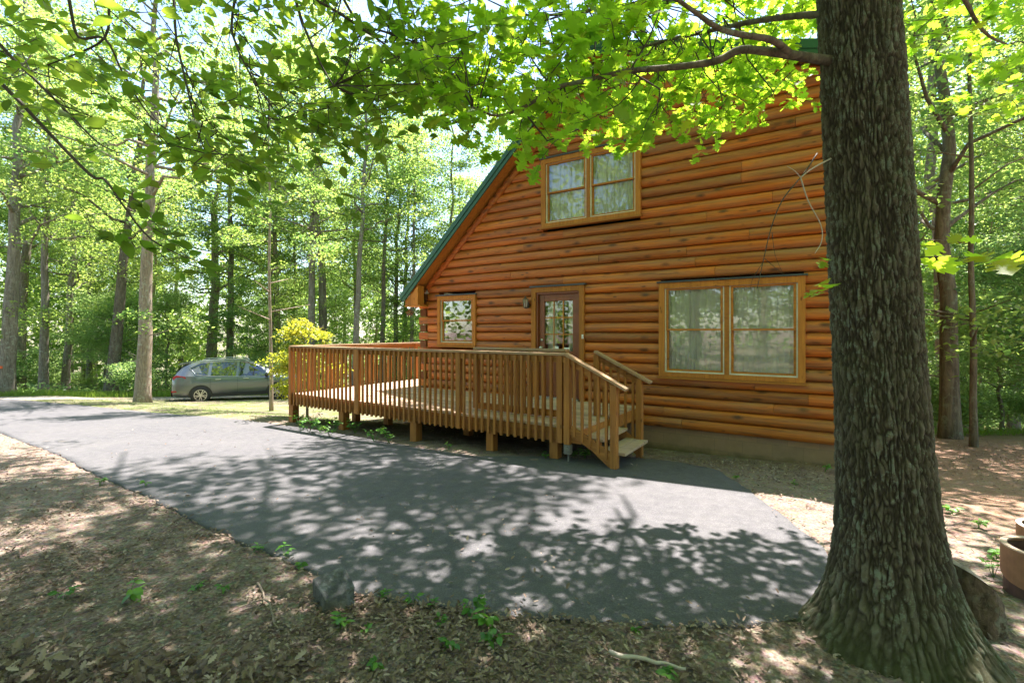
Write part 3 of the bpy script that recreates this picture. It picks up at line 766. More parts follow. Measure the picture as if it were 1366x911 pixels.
def railing(name, p, q, wo, zt, zb, posts, mcap, m_u, step=.119, facing=-1, lim=60, flat=True, bot=None):
    """railing from p to q (u,w): cap, upper and lower rail, balusters nailed to the outer face"""
    p = np.array(p, float); q = np.array(q, float); d_ = q - p; ln = np.linalg.norm(d_); d_ /= ln; s_ = np.array((d_[1], -d_[0])) * facing
    cap = DB(); cap.bar((*(p - s_ * .03), zt - .018), (*(q - s_ * .03), zt - .018), .14, .036)
    r_ = cap.build(name, mcap, deck, bevel=.004)
    rl = DB(); rl.bar((*(p - s_ * .0), zt - .085), (*(q - s_ * .0), zt - .085), .036, .088); 
    if bot: rl.bar((*(p), bot + .05), (*(q), bot + .05), .036, .1)
    rl.build("top_rail", m_u, r_, bevel=.003)
    for f_ in posts:
        c = p + d_ * ln * f_ - s_ * .012
        mb = DB(); mb.box(c[0] - .044, c[0] + .044, c[1] - .044 , c[1] + .044 , zb, zt - .037); mb.build("rail_post", M['deck_z'], r_, bevel=.006)
    n = int(ln / step); cnt = 0
    for i in range(n + 1):
        f_ = (i + .5) * step / ln
        if f_ > 1: break
        if any(abs(f_ - k_) * ln < .055 for k_ in posts): continue
        if cnt >= lim: break
        c = p + d_ * ln * f_ + s_ * .0375; cnt += 1
        j = random.uniform(-.005, .005)
        mb = DB(); mb.box(c[0] - .018 + j, c[0] + .018 + j, c[1] - .018, c[1] + .018, zb + random.uniform(-.004, .004), zt - .045 + random.uniform(-.004, .0)); mb.build("baluster", M['deck_z'], r_, bevel=.003)
    return r_
fl_ = DRt + .0 - .22 - DL
def fu(px): return (post_at(px) - DL) / (DRt - .22 - DL)
railing("railing", (DL, WF), (DRt - .22, WF), 0, TOPZ, ZR0 - .015, [.0, fu(476), fu(612), .985], M['cap'], M['deck_u'], facing=1)["label"] = "long front deck railing facing the driveway"
railing("railing", (DL, WF + .15), (DL, W0 + 5.8), 0, TOPZ, ZR0 - .015, [.19, .44, .7], M['cap_w'], M['deck_w'], facing=-1)["label"] = "side deck railing running back past the house corner"
ia, ib = wallpt(633, 464, 6.42)[0], wallpt(756, 467, 6.42)[0]
railing("railing", (ia, 6.42), (ib, 6.42), 0, TOPZ + .035, FLOOR + .02, [.02, .98], M['cap'], M['deck_u'], facing=1, bot=FLOOR + .02)["label"] = "short inner railing behind the front one, near the door"

# steps
sO = np.array((-2.55, 6.45, -.1)); sx_, sy_ = xy(sO[0], sO[1])
class SB(HB): ORG = sO
steps = empty("deck_steps", (sx_, sy_, sO[2]), ANG, "short flight of wooden steps with slanted handrails at the right end of the deck", "steps")
WI = 6.96
for (ua, ub, zt_) in ((-2.80, -2.50, .270), (-2.53, -2.20, .125)):
    for half in (0, 1):
        mb = SB(); um = (ua + ub) / 2
        mb.box((ua, um + .003)[half], (um - .003, ub)[half], WF + .05, WI - .02, zt_ - .038, zt_); mb.build("tread", M['floor'], steps, bevel=.004)
for w_ in (WF + .012, WI - .03):
    mb = SB()
    mb.prism([(-2.98, w_, FLOOR - .04), (-2.795, w_, FLOOR - .04), (-2.795, w_, .232), (-2.52, w_, .232), (-2.52, w_, .087), (-2.28, w_, .087), (-2.28, w_, -.12), (-2.36, w_, -.12)], (0, .036, 0)); mb.build("stringer", M['deck_u'], steps, bevel=.003)
for w_, lab in ((WF, None), (WI, None)):
    side = -1 if w_ == WF else 1
    hb = SB(); pt, pb = (-3.03, w_, TOPZ - .01), (-2.16, w_, .955); hb.bar((pt[0], w_, pt[2]), pb, .12, .036)
    hr = hb.build("handrail", M['cap'], steps, bevel=.004)
    hb = SB(); hb.bar((-2.98, w_, TOPZ - .10), (-2.30, w_, .955 - .02), .036, .085); hb.build("upper_rail", M['deck_u'], hr, bevel=.003)
    slope = (.955 - (TOPZ - .01)) / (-2.16 + 3.03)
    for u_, zb_, wd in ((-3.0, ZR0 - .02 if w_ == WF else FLOOR - .03, .044), (-2.33, -.16, .044)):
        zt_ = TOPZ - .01 + slope * (u_ + 3.03) - .02
        mb = SB(); mb.box(u_ - wd, u_ + wd, w_ - .044, w_ + .044, zb_, zt_ - .01); mb.build("newel_post", M['deck_z'], steps, bevel=.006)
    lr = SB(); lr.bar((-2.96, w_ - .004, .36), (-2.33, w_ - .004, .03), .04, .13); lr.build("lower_rail", M['deck_u'], hr, bevel=.003)
    for k in range(5):
        u_ = -2.89 + k * .115; zt_ = TOPZ - .01 + slope * (u_ + 3.03) - .03; zb_ = .36 - (u_ + 2.96) * .52
        mb = SB(); mb.box(u_ - .018, u_ + .018, w_ - .039 if side < 0 else w_ - .018, w_ - .003 if side < 0 else w_ + .018, zb_ - .05, zt_); mb.build("baluster", M['deck_z'], steps, bevel=.003)
# grey electrical box under the newel
X_, Y_ = xy(-3.0, WF + .0)
ob = empty("outlet_box", (X_, Y_, 0), ANG, "grey weatherproof outlet box under the deck corner beside the steps", "outlet box")
mb = MB(); mb.box(-.05, .05, -.03, .05, .02, .15); mb.build("box_body", M['greybox'], ob, bevel=.008)
mb = MB(); mb.lathe([(0, -.012), (.035, -.01), (.04, 0)], (0, -.031, .09), 20, 'y'); mb.build("round_cover", M['greybox'], ob)
mb = MB(); mb.tube([(0, .02, .02), (0, .02, -.2)], .012, 8); mb.build("conduit", M['greybox'], ob)

# ------------------------------------------------------------------ SUV
def make_suv():
    root = empty("parked_suv", label="dark grey SUV parked side-on at the edge of the woods, seen left of the deck", cat="car")
    pm, t, b = mat("car_paint"); b.inputs["Base Color"].default_value = (.075, .092, .105, 1); b.inputs["Metallic"].default_value = .6; b.inputs["Roughness"].default_value = .3; b.inputs["Coat Weight"].default_value = .8
    L(t, ramp(t, noise(t, coords(t), 220, 2), [(.3, (.12, .135, .15)), (.7, (.15, .17, .185))]), b.inputs["Base Color"])
    blk = plain("car_trim", (.02, .02, .02), .6); tyre = plain("tyre_rubber", (.03, .03, .03), .85); rim = plain("alloy", (.5, .5, .5), .3, .9)
    gls, t, b = mat("car_glass"); b.inputs["Base Color"].default_value = (.012, .02, .018, 1); b.inputs["Roughness"].default_value = .03; b.inputs["Specular IOR Level"].default_value = 1.0; b.inputs["Coat Weight"].default_value = 1.0
    L(t, ramp(t, noise(t, coords(t), 2), [(.4, (.010, .016, .014)), (.6, (.02, .028, .025))]), b.inputs["Base Color"])
    red, t, b = mat("tail_lamp"); b.inputs["Base Color"].default_value = (.35, .01, .02, 1); b.inputs["Roughness"].default_value = .15; b.inputs["Coat Weight"].default_value = 1
    # x, bottom, waist, belt, roof, half width body, half width roof
    S_ = [(-2.34, .42, .70, .92, .95, .66, .60), (-2.30, .34, .72, 1.02, 1.06, .78, .60), (-2.18, .30, .75, 1.08, 1.30, .86, .58), (-1.98, .28, .78, 1.12, 1.50, .905, .57), (-1.75, .28, .8, 1.13, 1.61, .92, .59),
          (-1.3, .27, .8, 1.10, 1.67, .92, .61), (-.8, .26, .8, 1.06, 1.70, .92, .62), (-.2, .26, .8, 1.03, 1.70, .92, .62), (.25, .26, .8, 1.00, 1.66, .92, .61), (.7, .26, .79, .985, 1.50, .915, .60),
          (1.1, .26, .79, .98, 1.34, .91, .62), (1.42, .26, .79, .98, 1.10, .905, .66), (1.6, .27, .78, .965, 1.03, .90, .70), (1.9, .28, .76, .92, .98, .88, .70), (2.15, .30, .70, .84, .90, .82, .66), (2.28, .33, .62, .74, .78, .70, .58), (2.34, .40, .55, .62, .64, .55, .5)]
    mb = MB(); ring = []
    for x, zb, zw, zl, zr, wb, wr in S_:
        half = [(wb * .90, zb), (wb * .985, zb + .12), (wb, zw * .62 + zb * .38), (wb * 1.0, zw), (wb * .975, zl - .02), (wb * .955, zl), (wr + (wb * .93 - wr) * .12, zr - .05 * (zr - zl > .2) - .01), (wr * .85, zr), (0, zr + .015)]
        ring.append([(x, -a, z) for a, z in half] + [(x, a, z) for a, z in half[-2::-1]])
    n_ = len(ring[0]); V = [p for r_ in ring for p in r_]
    Fc = [(i * n_ + j, i * n_ + j + 1, (i + 1) * n_ + j + 1, (i + 1) * n_ + j) for i in range(len(ring) - 1) for j in range(n_ - 1)] + [tuple(range(n_)), tuple((len(ring) - 1) * n_ + j for j in range(n_))[::-1]]
    mb.add(V, Fc); body = mb.build("body", pm, root, smooth=True)
    e = body.modifiers.new("es", 'EDGE_SPLIT'); e.split_angle = R(38)
    def gy(x, z):        # half width of the side of the cabin at height z
        xs_ = [s[0] for s in S_]; zl = np.interp(x, xs_, [s[3] for s in S_]); zr = np.interp(x, xs_, [s[4] for s in S_]) - .06; wb = np.interp(x, xs_, [s[5] for s in S_]) * .955; wr = np.interp(x, xs_, [s[6] for s in S_]); wt = wr + (wb * .975 - wr) * .12
        return wb + (wt - wb) * np.clip((z - zl) / max(.05, zr - zl), 0, 1)
    panes = [[(.22, 1.05), (.98, 1.02), (.62, 1.44), (.30, 1.60), (-.02, 1.62), (-.06, 1.06)], [(-.14, 1.06), (-.10, 1.62), (-.95, 1.63), (-1.02, 1.12)], [(-1.12, 1.13), (-1.06, 1.62), (-1.42, 1.57), (-1.72, 1.40), (-1.50, 1.19)]]
    panes[0] = [(-.06, 1.06), (-.02, 1.62), (.30, 1.60), (.66, 1.46), (1.10, 1.06)]
    for pn in panes:
        for sg in (-1, 1):
            mb = MB(); out = [(x, sg * (gy(x, z) + .012), z) for x, z in pn]; mb.prism(out, (0, -sg * .02, 0)); mb.build("side_window", gls, root)
    mb = MB(); mb.prism([(-1.78, -.003, 1.4), (-1.52, -.003, 1.155), (-1.1, -.003, 1.09), (1.16, -.003, 1.02), (1.1, -.003, 1.0), (-1.1, -.003, 1.07), (-1.56, -.003, 1.13), (-1.82, -.003, 1.4)][:0] or [(0, 0, 0), (.01, 0, 0), (0, 0, .01)], (0, .01, 0))
    ch = MB()
    for sg in (-1, 1):
        pl = [(-1.74, 1.42), (-1.52, 1.165), (-1.02, 1.095), (0, 1.04), (1.12, 1.035)]
        ch.tube([(x, sg * (gy(x, z) + .014), z) for x, z in pl], .011, 6)
        pl = [(-1.74, 1.42), (-1.40, 1.60), (-.95, 1.65), (0, 1.645)]
        ch.tube([(x, sg * (gy(x, z) + .014), z) for x, z in pl], .011, 6)
    ch.build("window_trim", rim, root)
    ws = MB(); ws.add([(.70, -.58, 1.515), (.70, .58, 1.515), (1.42, .68, 1.115), (1.42, -.68, 1.115)], [(0, 1, 2, 3)]); ws.add([(.70, -.58, 1.51), (.70, .58, 1.51), (1.42, .68, 1.11), (1.42, -.68, 1.11)], [(3, 2, 1, 0)]); ws.build("windshield", gls, root)
    rw = MB(); rw.add([(-2.02, -.52, 1.56), (-2.02, .52, 1.56), (-2.24, .62, 1.16), (-2.24, -.62, 1.16)], [(3, 2, 1, 0)]); rw.build("rear_window", gls, root)
    sp = MB(); sp.prism([(-2.16, -.56, 1.56), (-1.72, -.56, 1.635), (-1.72, -.56, 1.60), (-2.14, -.56, 1.535)], (0, 1.16, 0)); sp.build("spoiler", pm, root)
    cl = MB()
    for sg in (-1, 1):
        cl.prism([(-.98, sg * .905, .27), (.98, sg * .905, .27), (.98, sg * .905, .40), (-.98, sg * .905, .40)], (0, sg * .025, 0)); cl.build("side_cladding", blk, root); cl = MB()
    cl.prism([(-2.34, -.6, .30), (-2.34, .6, .30), (-2.36, .6, .55), (-2.36, -.6, .55)], (-.03, 0, 0)); cl.build("lower_cladding", blk, root)
    for x in (-1.36, 1.35):
        for sg in (-1, 1):
            ar = MB(); P = []
            for k in range(13):
                th_ = math.pi * k / 12 * 1.12 - .19; P.append((x + .41 * math.cos(th_), sg * .915, .355 + .41 * math.sin(th_)))
            ar.prism(P, (0, sg * .012, 0)); ar.build("wheel_arch", blk, root)
            wh = MB(); wh.lathe([(.22, -.11), (.335, -.11), (.355, -.07), (.355, .07), (.335, .11), (.22, .11)], (x, sg * .835, .355), 36, 'y'); wo = wh.build("wheel", tyre, root, smooth=True)
            rm = MB(); rm.lathe([(.235, sg * .10), (.225, sg * .112), (.205, sg * .112), (.2, sg * .06)], (x, sg * .835, .355), 36, 'y')
            rm.lathe([(0, sg * .10), (.045, sg * .10), (.05, sg * .07)], (x, sg * .835, .355), 16, 'y')
            for k in range(10):
                th_ = 2 * math.pi * k / 10 + (.1 if k % 2 else -.1); c_, s_ = math.cos(th_), math.sin(th_)
                rm.bar((x + .03 * c_, sg * .935, .355 + .03 * s_), (x + .215 * c_, sg * .94, .355 + .215 * s_), .03, .02, (0, 1, 0))
            rm.build("rim", rim, wo)
            dk = MB(); dk.lathe([(0, sg * .07), (.21, sg * .07)], (x, sg * .835, .355), 24, 'y'); dk.build("brake_disc", blk, wo)
    for sg in (-1, 1):
        tl_ = MB(); P = [(-2.27, .97), (-2.30, 1.10), (-2.16, 1.16), (-1.86, 1.10), (-1.84, 1.03), (-2.08, .98)]
        xs_ = [s[0] for s in S_]; tl_.prism([(x, sg * (np.interp(x, xs_, [s[5] for s in S_]) * .985 + .004), z) for x, z in P], (0, -sg * .06, 0)); tl_.build("taillight", red, root)
        rr = MB(); rr.box(-2.33, -2.12, sg * .84 - .02, sg * .84 + .02, .50, .56); rr.build("reflector", red, root)
        hl = MB(); hl.prism([(1.92, sg * .872, .80), (2.24, sg * .75, .76), (2.22, sg * .77, .66), (1.98, sg * .87, .72)], (0, -sg * .05, 0)); hl.build("headlight", rim, root)
        mr = MB(); mr.lathe([(0, -.09), (.07, -.075), (.085, 0), (.07, .075), (0, .09)], (.98, sg * 1.02, 1.08), 10, 'y'); mr.build("wing_mirror", blk, root, smooth=True)
        for x in (-.86, .12):
            hn = MB(); hn.box(x, x + .2, sg * .915 - .02, sg * .915 + .028, .945, .975); hn.build("door_handle", rim, root, bevel=.01)
        rl = MB(); rl.tube([(-1.45, sg * .57, 1.62), (-1.3, sg * .57, 1.70), (-.4, sg * .58, 1.735), (.2, sg * .57, 1.71), (.32, sg * .57, 1.63)], .016, 8); rl.build("roof_rail", rim, root)
        for x in (-1.03, -.08, 1.02):
            sm = MB(); sm.bar((x, sg * .921, .42), (x, sg * .921, 1.0), .006, .008, (1, 0, 0)); sm.build("door_seam", blk, root)
    return root
suv = make_suv()
cx, cy_ = -11.55, 20.6
suv.location = (cx, cy_, float(G(cx, cy_)) + .015); suv.rotation_euler = (R(1.2), 0, R(27))

# ------------------------------------------------------------------ TREES
def cloud(nclus, cen_fn, rad, per, size, flat=.4, upb=1.0, seed=0):
    r = np.random.default_rng(seed); P, X_, Nm, S_, H_ = [], [], [], [], []
    for i in range(nclus):
        c, rr = cen_fn(r, i); n = int(per * r.uniform(.6, 1.4))
        q = unit(r.normal(size=(n, 3))) * (r.random((n, 1)) ** .45) * rr * rad
        q[:, 2] *= flat; q[:, 2] -= .25 * (q[:, 0] ** 2 + q[:, 1] ** 2) / (rr * rad + .01)
        P.append(c + q); nm = r.normal(size=(n, 3)) * .62; nm[:, 2] += upb; Nm.append(nm)
        xd = q * np.array((1, 1, .3)) + r.normal(size=(n, 3)) * .5; X_.append(xd); S_.append(size * r.uniform(.6, 1.25, n)); H_.append(np.clip(r.normal(r.uniform(.25, .75), .17, n), 0, 1))
    return [np.concatenate(a) for a in (P, X_, Nm, S_, H_)]
LSC, NSC = .74, 1.6
def make_tree(name, H, r0, crown0, crown_r, nlimb, nclus, per, lsize, bark, leaf, seed, lean=(0, 0), low=0, flat=.4, crad=1.0, tmpl=QUAD, wig=.15, top=.9):
    r = np.random.default_rng(seed); root = empty(name)
    mb = MB(); k = 14; pts = []
    for i in range(k + 1):
        f_ = i / k; z = H * top * f_
        pts.append((lean[0] * z + wig * r.normal() * f_, lean[1] * z + wig * r.normal() * f_, z - (.3 if i == 0 else 0)))
    rad = [r0 * (1 - .82 * (i / k) ** .9) * (1.35 if i == 0 else 1) for i in range(k + 1)]
    pts.insert(1, (lean[0] * .3, lean[1] * .3, .35)); rad.insert(1, r0 * 1.06)
    mb.tube(pts, rad, 12); tips = []
    pa = np.array(pts)
    def at(z): return np.array([np.interp(z, pa[:, 2], pa[:, 0]), np.interp(z, pa[:, 2], pa[:, 1]), z])
    for i in range(nlimb):
        f_ = (i + r.random()) / nlimb; z = crown0 * .9 + (H * .86 - crown0 * .9) * f_; th = i * 2.4 + r.normal() * .4
        ln = crown_r * (1 - .55 * f_) * r.uniform(.65, 1.15); up_ = r.uniform(.15, .75); s0 = at(z)
        q = [s0]; d_ = np.array((math.cos(th), math.sin(th), up_))
        for j in range(1, 5): q.append(s0 + d_ * ln * j / 4 + r.normal(size=3) * .06 * ln + np.array((0, 0, -.10 * ln * (j / 4) ** 2)))
        rr = max(.012, r0 * .32 * (1 - .6 * f_)); mb.tube(q, [rr, rr * .75, rr * .5, rr * .3, rr * .12], 6)
        tips += [q[2], q[3], q[4]]
        for j in (2, 3):
            e = q[j] + np.array((math.cos(th + r.choice([-1, 1]) * .9), math.sin(th + r.choice([-1, 1]) * .9), .3)) * ln * .45
            mb.tube([q[j], (q[j] + e) / 2 + r.normal(size=3) * .03, e], [rr * .4, rr * .25, rr * .1], 5); tips.append(e)
    for i in range(low):
        z = crown0 * r.uniform(.25, .95); th = r.uniform(0, 6.28); ln = r.uniform(.8, 1.9); s0 = at(z); e = s0 + np.array((math.cos(th) * ln, math.sin(th) * ln, ln * .2)); mb.tube([s0, (s0 + e) / 2, e], [.02, .014, .005], 5); tips += [e, (s0 + e * 2) / 3]
    tips.append(at(H * top))
    tr = mb.build("trunk", bark, root, smooth=True)
    def cen(rr_, i):
        t_ = tips[rr_.integers(len(tips))] if i >= len(tips) else tips[i]
        return t_ + rr_.normal(size=3) * np.array((.5, .5, .4)) * crad * .8, rr_.uniform(.55, 1.2)
    P, X_, Nm, S_, H_ = cloud(nclus, cen, crad, int(per * NSC), lsize * LSC, flat, 1.0, seed + 100)
    link("crown", scatter("crown", *tmpl, P, X_, Nm, S_, H_), leaf, root)
    return root
bark_l = [M['bark'], M['bark_red'], M['bark_dark'], M['bark']]
canopy = [make_tree("canopy_tree", 21 + i, .17 + .03 * i, 6.0 + i * .5, 4.0, 24, 125, 95, .20, bark_l[i], M['wood_leaf'], 11 + i, (.012 * (i - 1), .01 * i), 7, .38, 1.15) for i in range(4)]
under = [make_tree("understory_tree", 8.5 - i, .055 + .012 * i, 1.8, 2.1, 20, 95, 85, .14, bark_l[(i + 1) % 3], M['under_leaf'] if i != 1 else M['wood_leaf'], 31 + i, (.03 * (i - 1), .02), 0, .28, .75) for i in range(3)]
shrub = [make_tree("woodland_shrub", 2.2 + .5 * i, .02, .35, 1.0, 14, 46, 75, .12, M['bark'], M['under_leaf'], 51 + i, (0, 0), 0, .4, .5, wig=.06) for i in range(3)]
used = set()
def place(protos, i, x, y, s=1.0, rz=None, name=None, sz=None):
    p = protos[i % len(protos)]
    o = p if p.name not in used else copy_tree(p)
    used.add(p.name); 
    o.location = (x, y, float(G(x, y)) - .05); o.rotation_euler = (0, 0, rng.uniform(0, 6.28) if rz is None else rz); o.scale = (s, s, sz or s)
    return o
placed = []
def ok(x, y, dmin):
    for a, b in placed:
        if (a - x) ** 2 + (b - y) ** 2 < dmin * dmin: return False
    u_, w_ = uw(x, y)
    if UL - 2.6 < u_ < UR + 1.6 and 4.5 < w_ < W0 + DEP + 1.5: return False
    if inside(np.array([x]), np.array([y]))[0]: return False
    q0 = np.array((-34, 12.5)); q1 = np.array((-4.5, 25.5)); d_ = (q1 - q0) / np.linalg.norm(q1 - q0); rel = np.array((x, y)) - q0
    if abs(rel[0] * d_[1] - rel[1] * d_[0]) < 2.3: return False
    return True
def zone(px):
    if px < 170: return "left of the lone pale trunk", "forest trees at the far left"
    if px < 400: return "behind the parked grey SUV", "forest trees behind the SUV"
    if px < 900: return "behind the deck and the cabin", "forest trees behind the deck and cabin"
    return "on the slope right of the big oak", "forest trees right of the big oak"

# hand-placed trunks, (px, depth, trunk diameter, height, bark, lean, label, crown start)
HAND = [
 (190, 17.6, .50, 19, 'bark_red', (.030, .01), "lone pale-barked tree standing between the driveway and the dirt track", 8),
 (8, 21, .62, 20, 'bark', (.05, .0), "stout rough-barked tree with an orange paint mark at the left edge of the photo", 7),
 (58, 24, .42, 20, 'bark', (.012, 0), "straight grey tree second from the left edge, behind the roadside weeds", 8),
 (147, 24, .58, 20, 'bark_dark', (.09, .02), "dark leaning tree just left of the lone pale trunk", 8),
 (362, 14.6, .11, 14, 'bark_red', (-.01, 0), "slim brown tree in front of the front wheel of the SUV", 4.5),
 (414, 26, .46, 21, 'bark', (.01, 0), "tall grey trunk rising behind the left end of the deck railing", 9),
 (472, 25, .36, 20, 'bark', (.045, 0), "grey tree leaning right behind the side railing of the deck", 9),
 (548, 29, .30, 19, 'bark', (.02, 0), "slim pale trunk just left of the roof edge", 5),
 (605, 31, .34, 21, 'bark', (-.01, 0), "grey trunk rising behind the left slope of the green roof", 6),
 (660, 30, .28, 20, 'bark_red', (.02, 0), "thin brown trunk behind the middle of the green roof slope", 6),
 (508, 28, .34, 21, 'bark_dark', (.03, 0), "dark slender tree left of the cabin corner", 9),
 (1299, 8.6, .115, 13, 'bark_dark', (.0, .01), "slender dark tree on the crest right of the big oak", 5),
 (1268, 9.6, .34, 15, 'bark_dark', (-.01, .02), "thick shadowed tree just right of the big oak on the crest", 4.5),
]
for n_, (px, dp, dia, H, bk, ln, lab, c0) in enumerate(HAND):
    x = (px - 683) / F * dp
    o = make_tree("forest_tree" if n_ else "roadside_tree", H, dia / 2, c0, 3.6 if dia > .15 else 1.8, 20 if dia > .15 else 12, 110 if dia > .15 else 60, 80, .18 if dia > .15 else .12, M[bk], M['wood_leaf'], 200 + n_, ln, 4, .38, 1.1 if dia > .15 else .5, wig=.10 if dia > .15 else .04)
    o.location = (x, dp, float(G(x, dp)) - .02); tag(o, lab, "tree"); placed.append((x, dp))
    if n_ == 1:
        pm_ = MB(); z_ = 1.25
        for k in range(9):
            th_ = -math.pi / 2 - .1 + (k - 4) * .11; rr_ = dia / 2 * 1.04
            pm_.v.append((ln[0] * z_ + rr_ * math.cos(th_), rr_ * math.sin(th_), z_ - .05)); pm_.v.append((ln[0] * z_ + rr_ * math.cos(th_), rr_ * math.sin(th_), z_ + .06))
        pm_.n = 18; pm_.f = [(2 * k, 2 * k + 2, 2 * k + 3, 2 * k + 1) for k in range(8)]
        pm_.build("paint_mark", plain("orange_paint", (.7, .12, .03), .7), o)

def fill(kind, protos, n, ylo, yhi, dmin, s0, s1, xr=1.25, cat="tree", side=None):
    c = 0; tries = 0
    while c < n and tries < n * 40:
        tries += 1
        y = ylo + (yhi - ylo) * rng.random() ** .8; x = y * rng.uniform(-xr, xr)
        if side and not side(x, y): continue
        if not ok(x, y, dmin): continue
        px = 683 + x / y * F
        placed.append((x, y)); s = rng.uniform(s0, s1)
        o = place(protos, int(rng.integers(len(protos))), x, y, s)
        zt_, gr = zone(px); d_ = "at the woods edge" if y < 25 else "deep in the woods"
        if kind == 'canopy': tag(o, "tall tree %s, %s" % (zt_, d_), cat, "tall " + gr)
        elif kind == 'under': tag(o, "young tree %s, %s" % (zt_, d_), cat, "young " + gr)
        else: tag(o, "low shrub %s, %s" % (zt_, d_), cat, "shrubs, " + gr)
        c += 1
# woods begin behind the track on the left, behind the cabin, and on the right slope
edge = lambda x, y: (y > 22.5 + max(0, -x - 14) * -.10 + max(0, x + 6) * .0) or (x > 6.2 and y > 9.2)
fill('canopy', canopy, 64, 23, 50, 1.9, .8, 1.15, side=edge)
fill('canopy', canopy, 9, 11, 24, 2.0, .7, .95, side=lambda x, y: x > 7.5)
fill('under', under, 46, 22.5, 42, 1.5, .8, 1.35, side=edge)
fill('under', under, 9, 9.5, 22, 1.3, .6, 1.0, side=lambda x, y: x > 6.5 and x / y > .82)
fill('shrub', shrub, 46, 21, 30, .9, .7, 1.3, cat="shrub", side=lambda x, y: edge(x, y) or y > 21.8)
fill('shrub', shrub, 8, 9.4, 14, .8, .5, .9, cat="shrub", side=lambda x, y: x > 7.0 and x / y > .84)
# trees that stand behind and beside the viewer: seen as reflections in the window panes, and they shade the drive
for k, (x, y, s) in enumerate([(-7, -6, 1.0), (-2.5, -9, 1.1), (3, -7, .95), (8, -10, 1.0), (-13, -3, 1.0), (12, -3, .95), (-9, -14, 1.1), (-17, -9, 1), (1, -15, 1.05), (6, -17, 1), (-14, 3.5, .95)]):
    o = place(canopy, k, x, y, s); tag(o, "tall tree across the driveway, seen only as a reflection in the window glass", "tree", "trees reflected in the windows")
for k, (x, y, s) in enumerate([(-5, -8, 1.1), (-9, -8, 1), (1, -10, 1.1), (6, -8, 1), (-12, -7, 1.2), (-3, -13, 1.3)]):
    o = place(under, k, x, y, s); tag(o, "leafy young tree across the driveway, seen only as a reflection in the window glass", "tree", "young trees reflected in the windows")
# unused prototypes never remain at the origin
for p in canopy + under + shrub:
    if p.name not in used: place([p], 0, -30, 40)

# far-off wood closing the view
r = np.random.default_rng(77); n = 120000
th = np.where(r.random(n) < .68, r.uniform(-1.15, 1.15, n), r.uniform(1.15, 2 * math.pi - 1.15, n)); dist = np.where(np.abs(th) < 1.16, r.uniform(50, 66, n), r.uniform(22, 40, n)); clx = np.floor(th * 16); hh = 13 + 5 * np.sin(clx * 2.1) + 3 * np.sin(clx * 5.3)
zz = -3.3 + hh * r.random(n) ** .75; zz = np.where(np.abs(th) < 1.16, zz, zz + 3.2)
keep = (fb(th * 40, zz * .45, 1.0, 3) > .22 + .22 * sstep(6, 17, zz)); th, dist, zz = th[keep], dist[keep], zz[keep]; n = len(th)
P = np.stack([np.sin(th) * dist, np.cos(th) * dist, zz], 1)
nm = r.normal(size=(n, 3)) * .7; nm[:, 2] += .8
o = link("far_woods", scatter("far_woods", *QUAD, P, r.normal(size=(n, 3)), nm, r.uniform(.32, .65, n), np.clip(.1 + fb(th * 25, zz * .3, 1., 2) + r.normal(size=n) * .12, 0, 1)), M['wood_leaf'])
tag(o, "distant green wall of woods filling the gaps between the trunks", "woods", kind='stuff')

# yellow-green bush at the left end of the deck
bx, by = (405 - 683) / F * 11.2, 11.4
o = make_tree("yellow_bush", 2.55, .028, .5, .82, 18, 80, 45, .10, M['bark'], M['yellow_leaf'], 300, (0, 0), 0, .3, .34, tmpl=BEECH, wig=.05)
o.location = (bx, by, float(G(bx, by))); tag(o, "yellow-green bush growing behind the left corner of the deck", "bush")

# ------------------------------------------------------------------ BIG OAK
OX, OY = 2.15, 2.72
oak = empty("oak_tree", (OX, OY, 0), 0, "huge rough-barked oak trunk with lichen and a mossy base in the right foreground", "tree")
def oak_axis(z): return -.057 * min(z, 6) * (1 if z > 0 else 0) + .004 * z * z * 0, .0
def oak_r(z, th):
    base = .214 - .008 * min(z, 12) + .135 * math.exp(-max(z, -.2) / .24) + .045 * math.exp(-max(z, 0) / .8)
    fl = math.exp(-max(z, -.2) / .30)
    lob = .27 * fl * (max(0, math.cos(th - math.pi * 1.08)) ** 3 + .75 * max(0, math.cos(th - math.pi * 1.62)) ** 4 + .32 * max(0, math.cos(th - .15)) ** 4 + .4 * max(0, math.cos(th - math.pi * .6)) ** 4)
    return base * (1 + .03 * math.sin(2 * th + z) + .02 * math.sin(5 * th + .7 * z)) + lob * .55
SEG = 440; zr = np.concatenate([np.arange(-.25, 3.8, .0095), np.arange(3.8, 13, .15)])
V = np.zeros((len(zr) * SEG, 3)); SH = np.zeros(len(zr) * SEG); i = 0
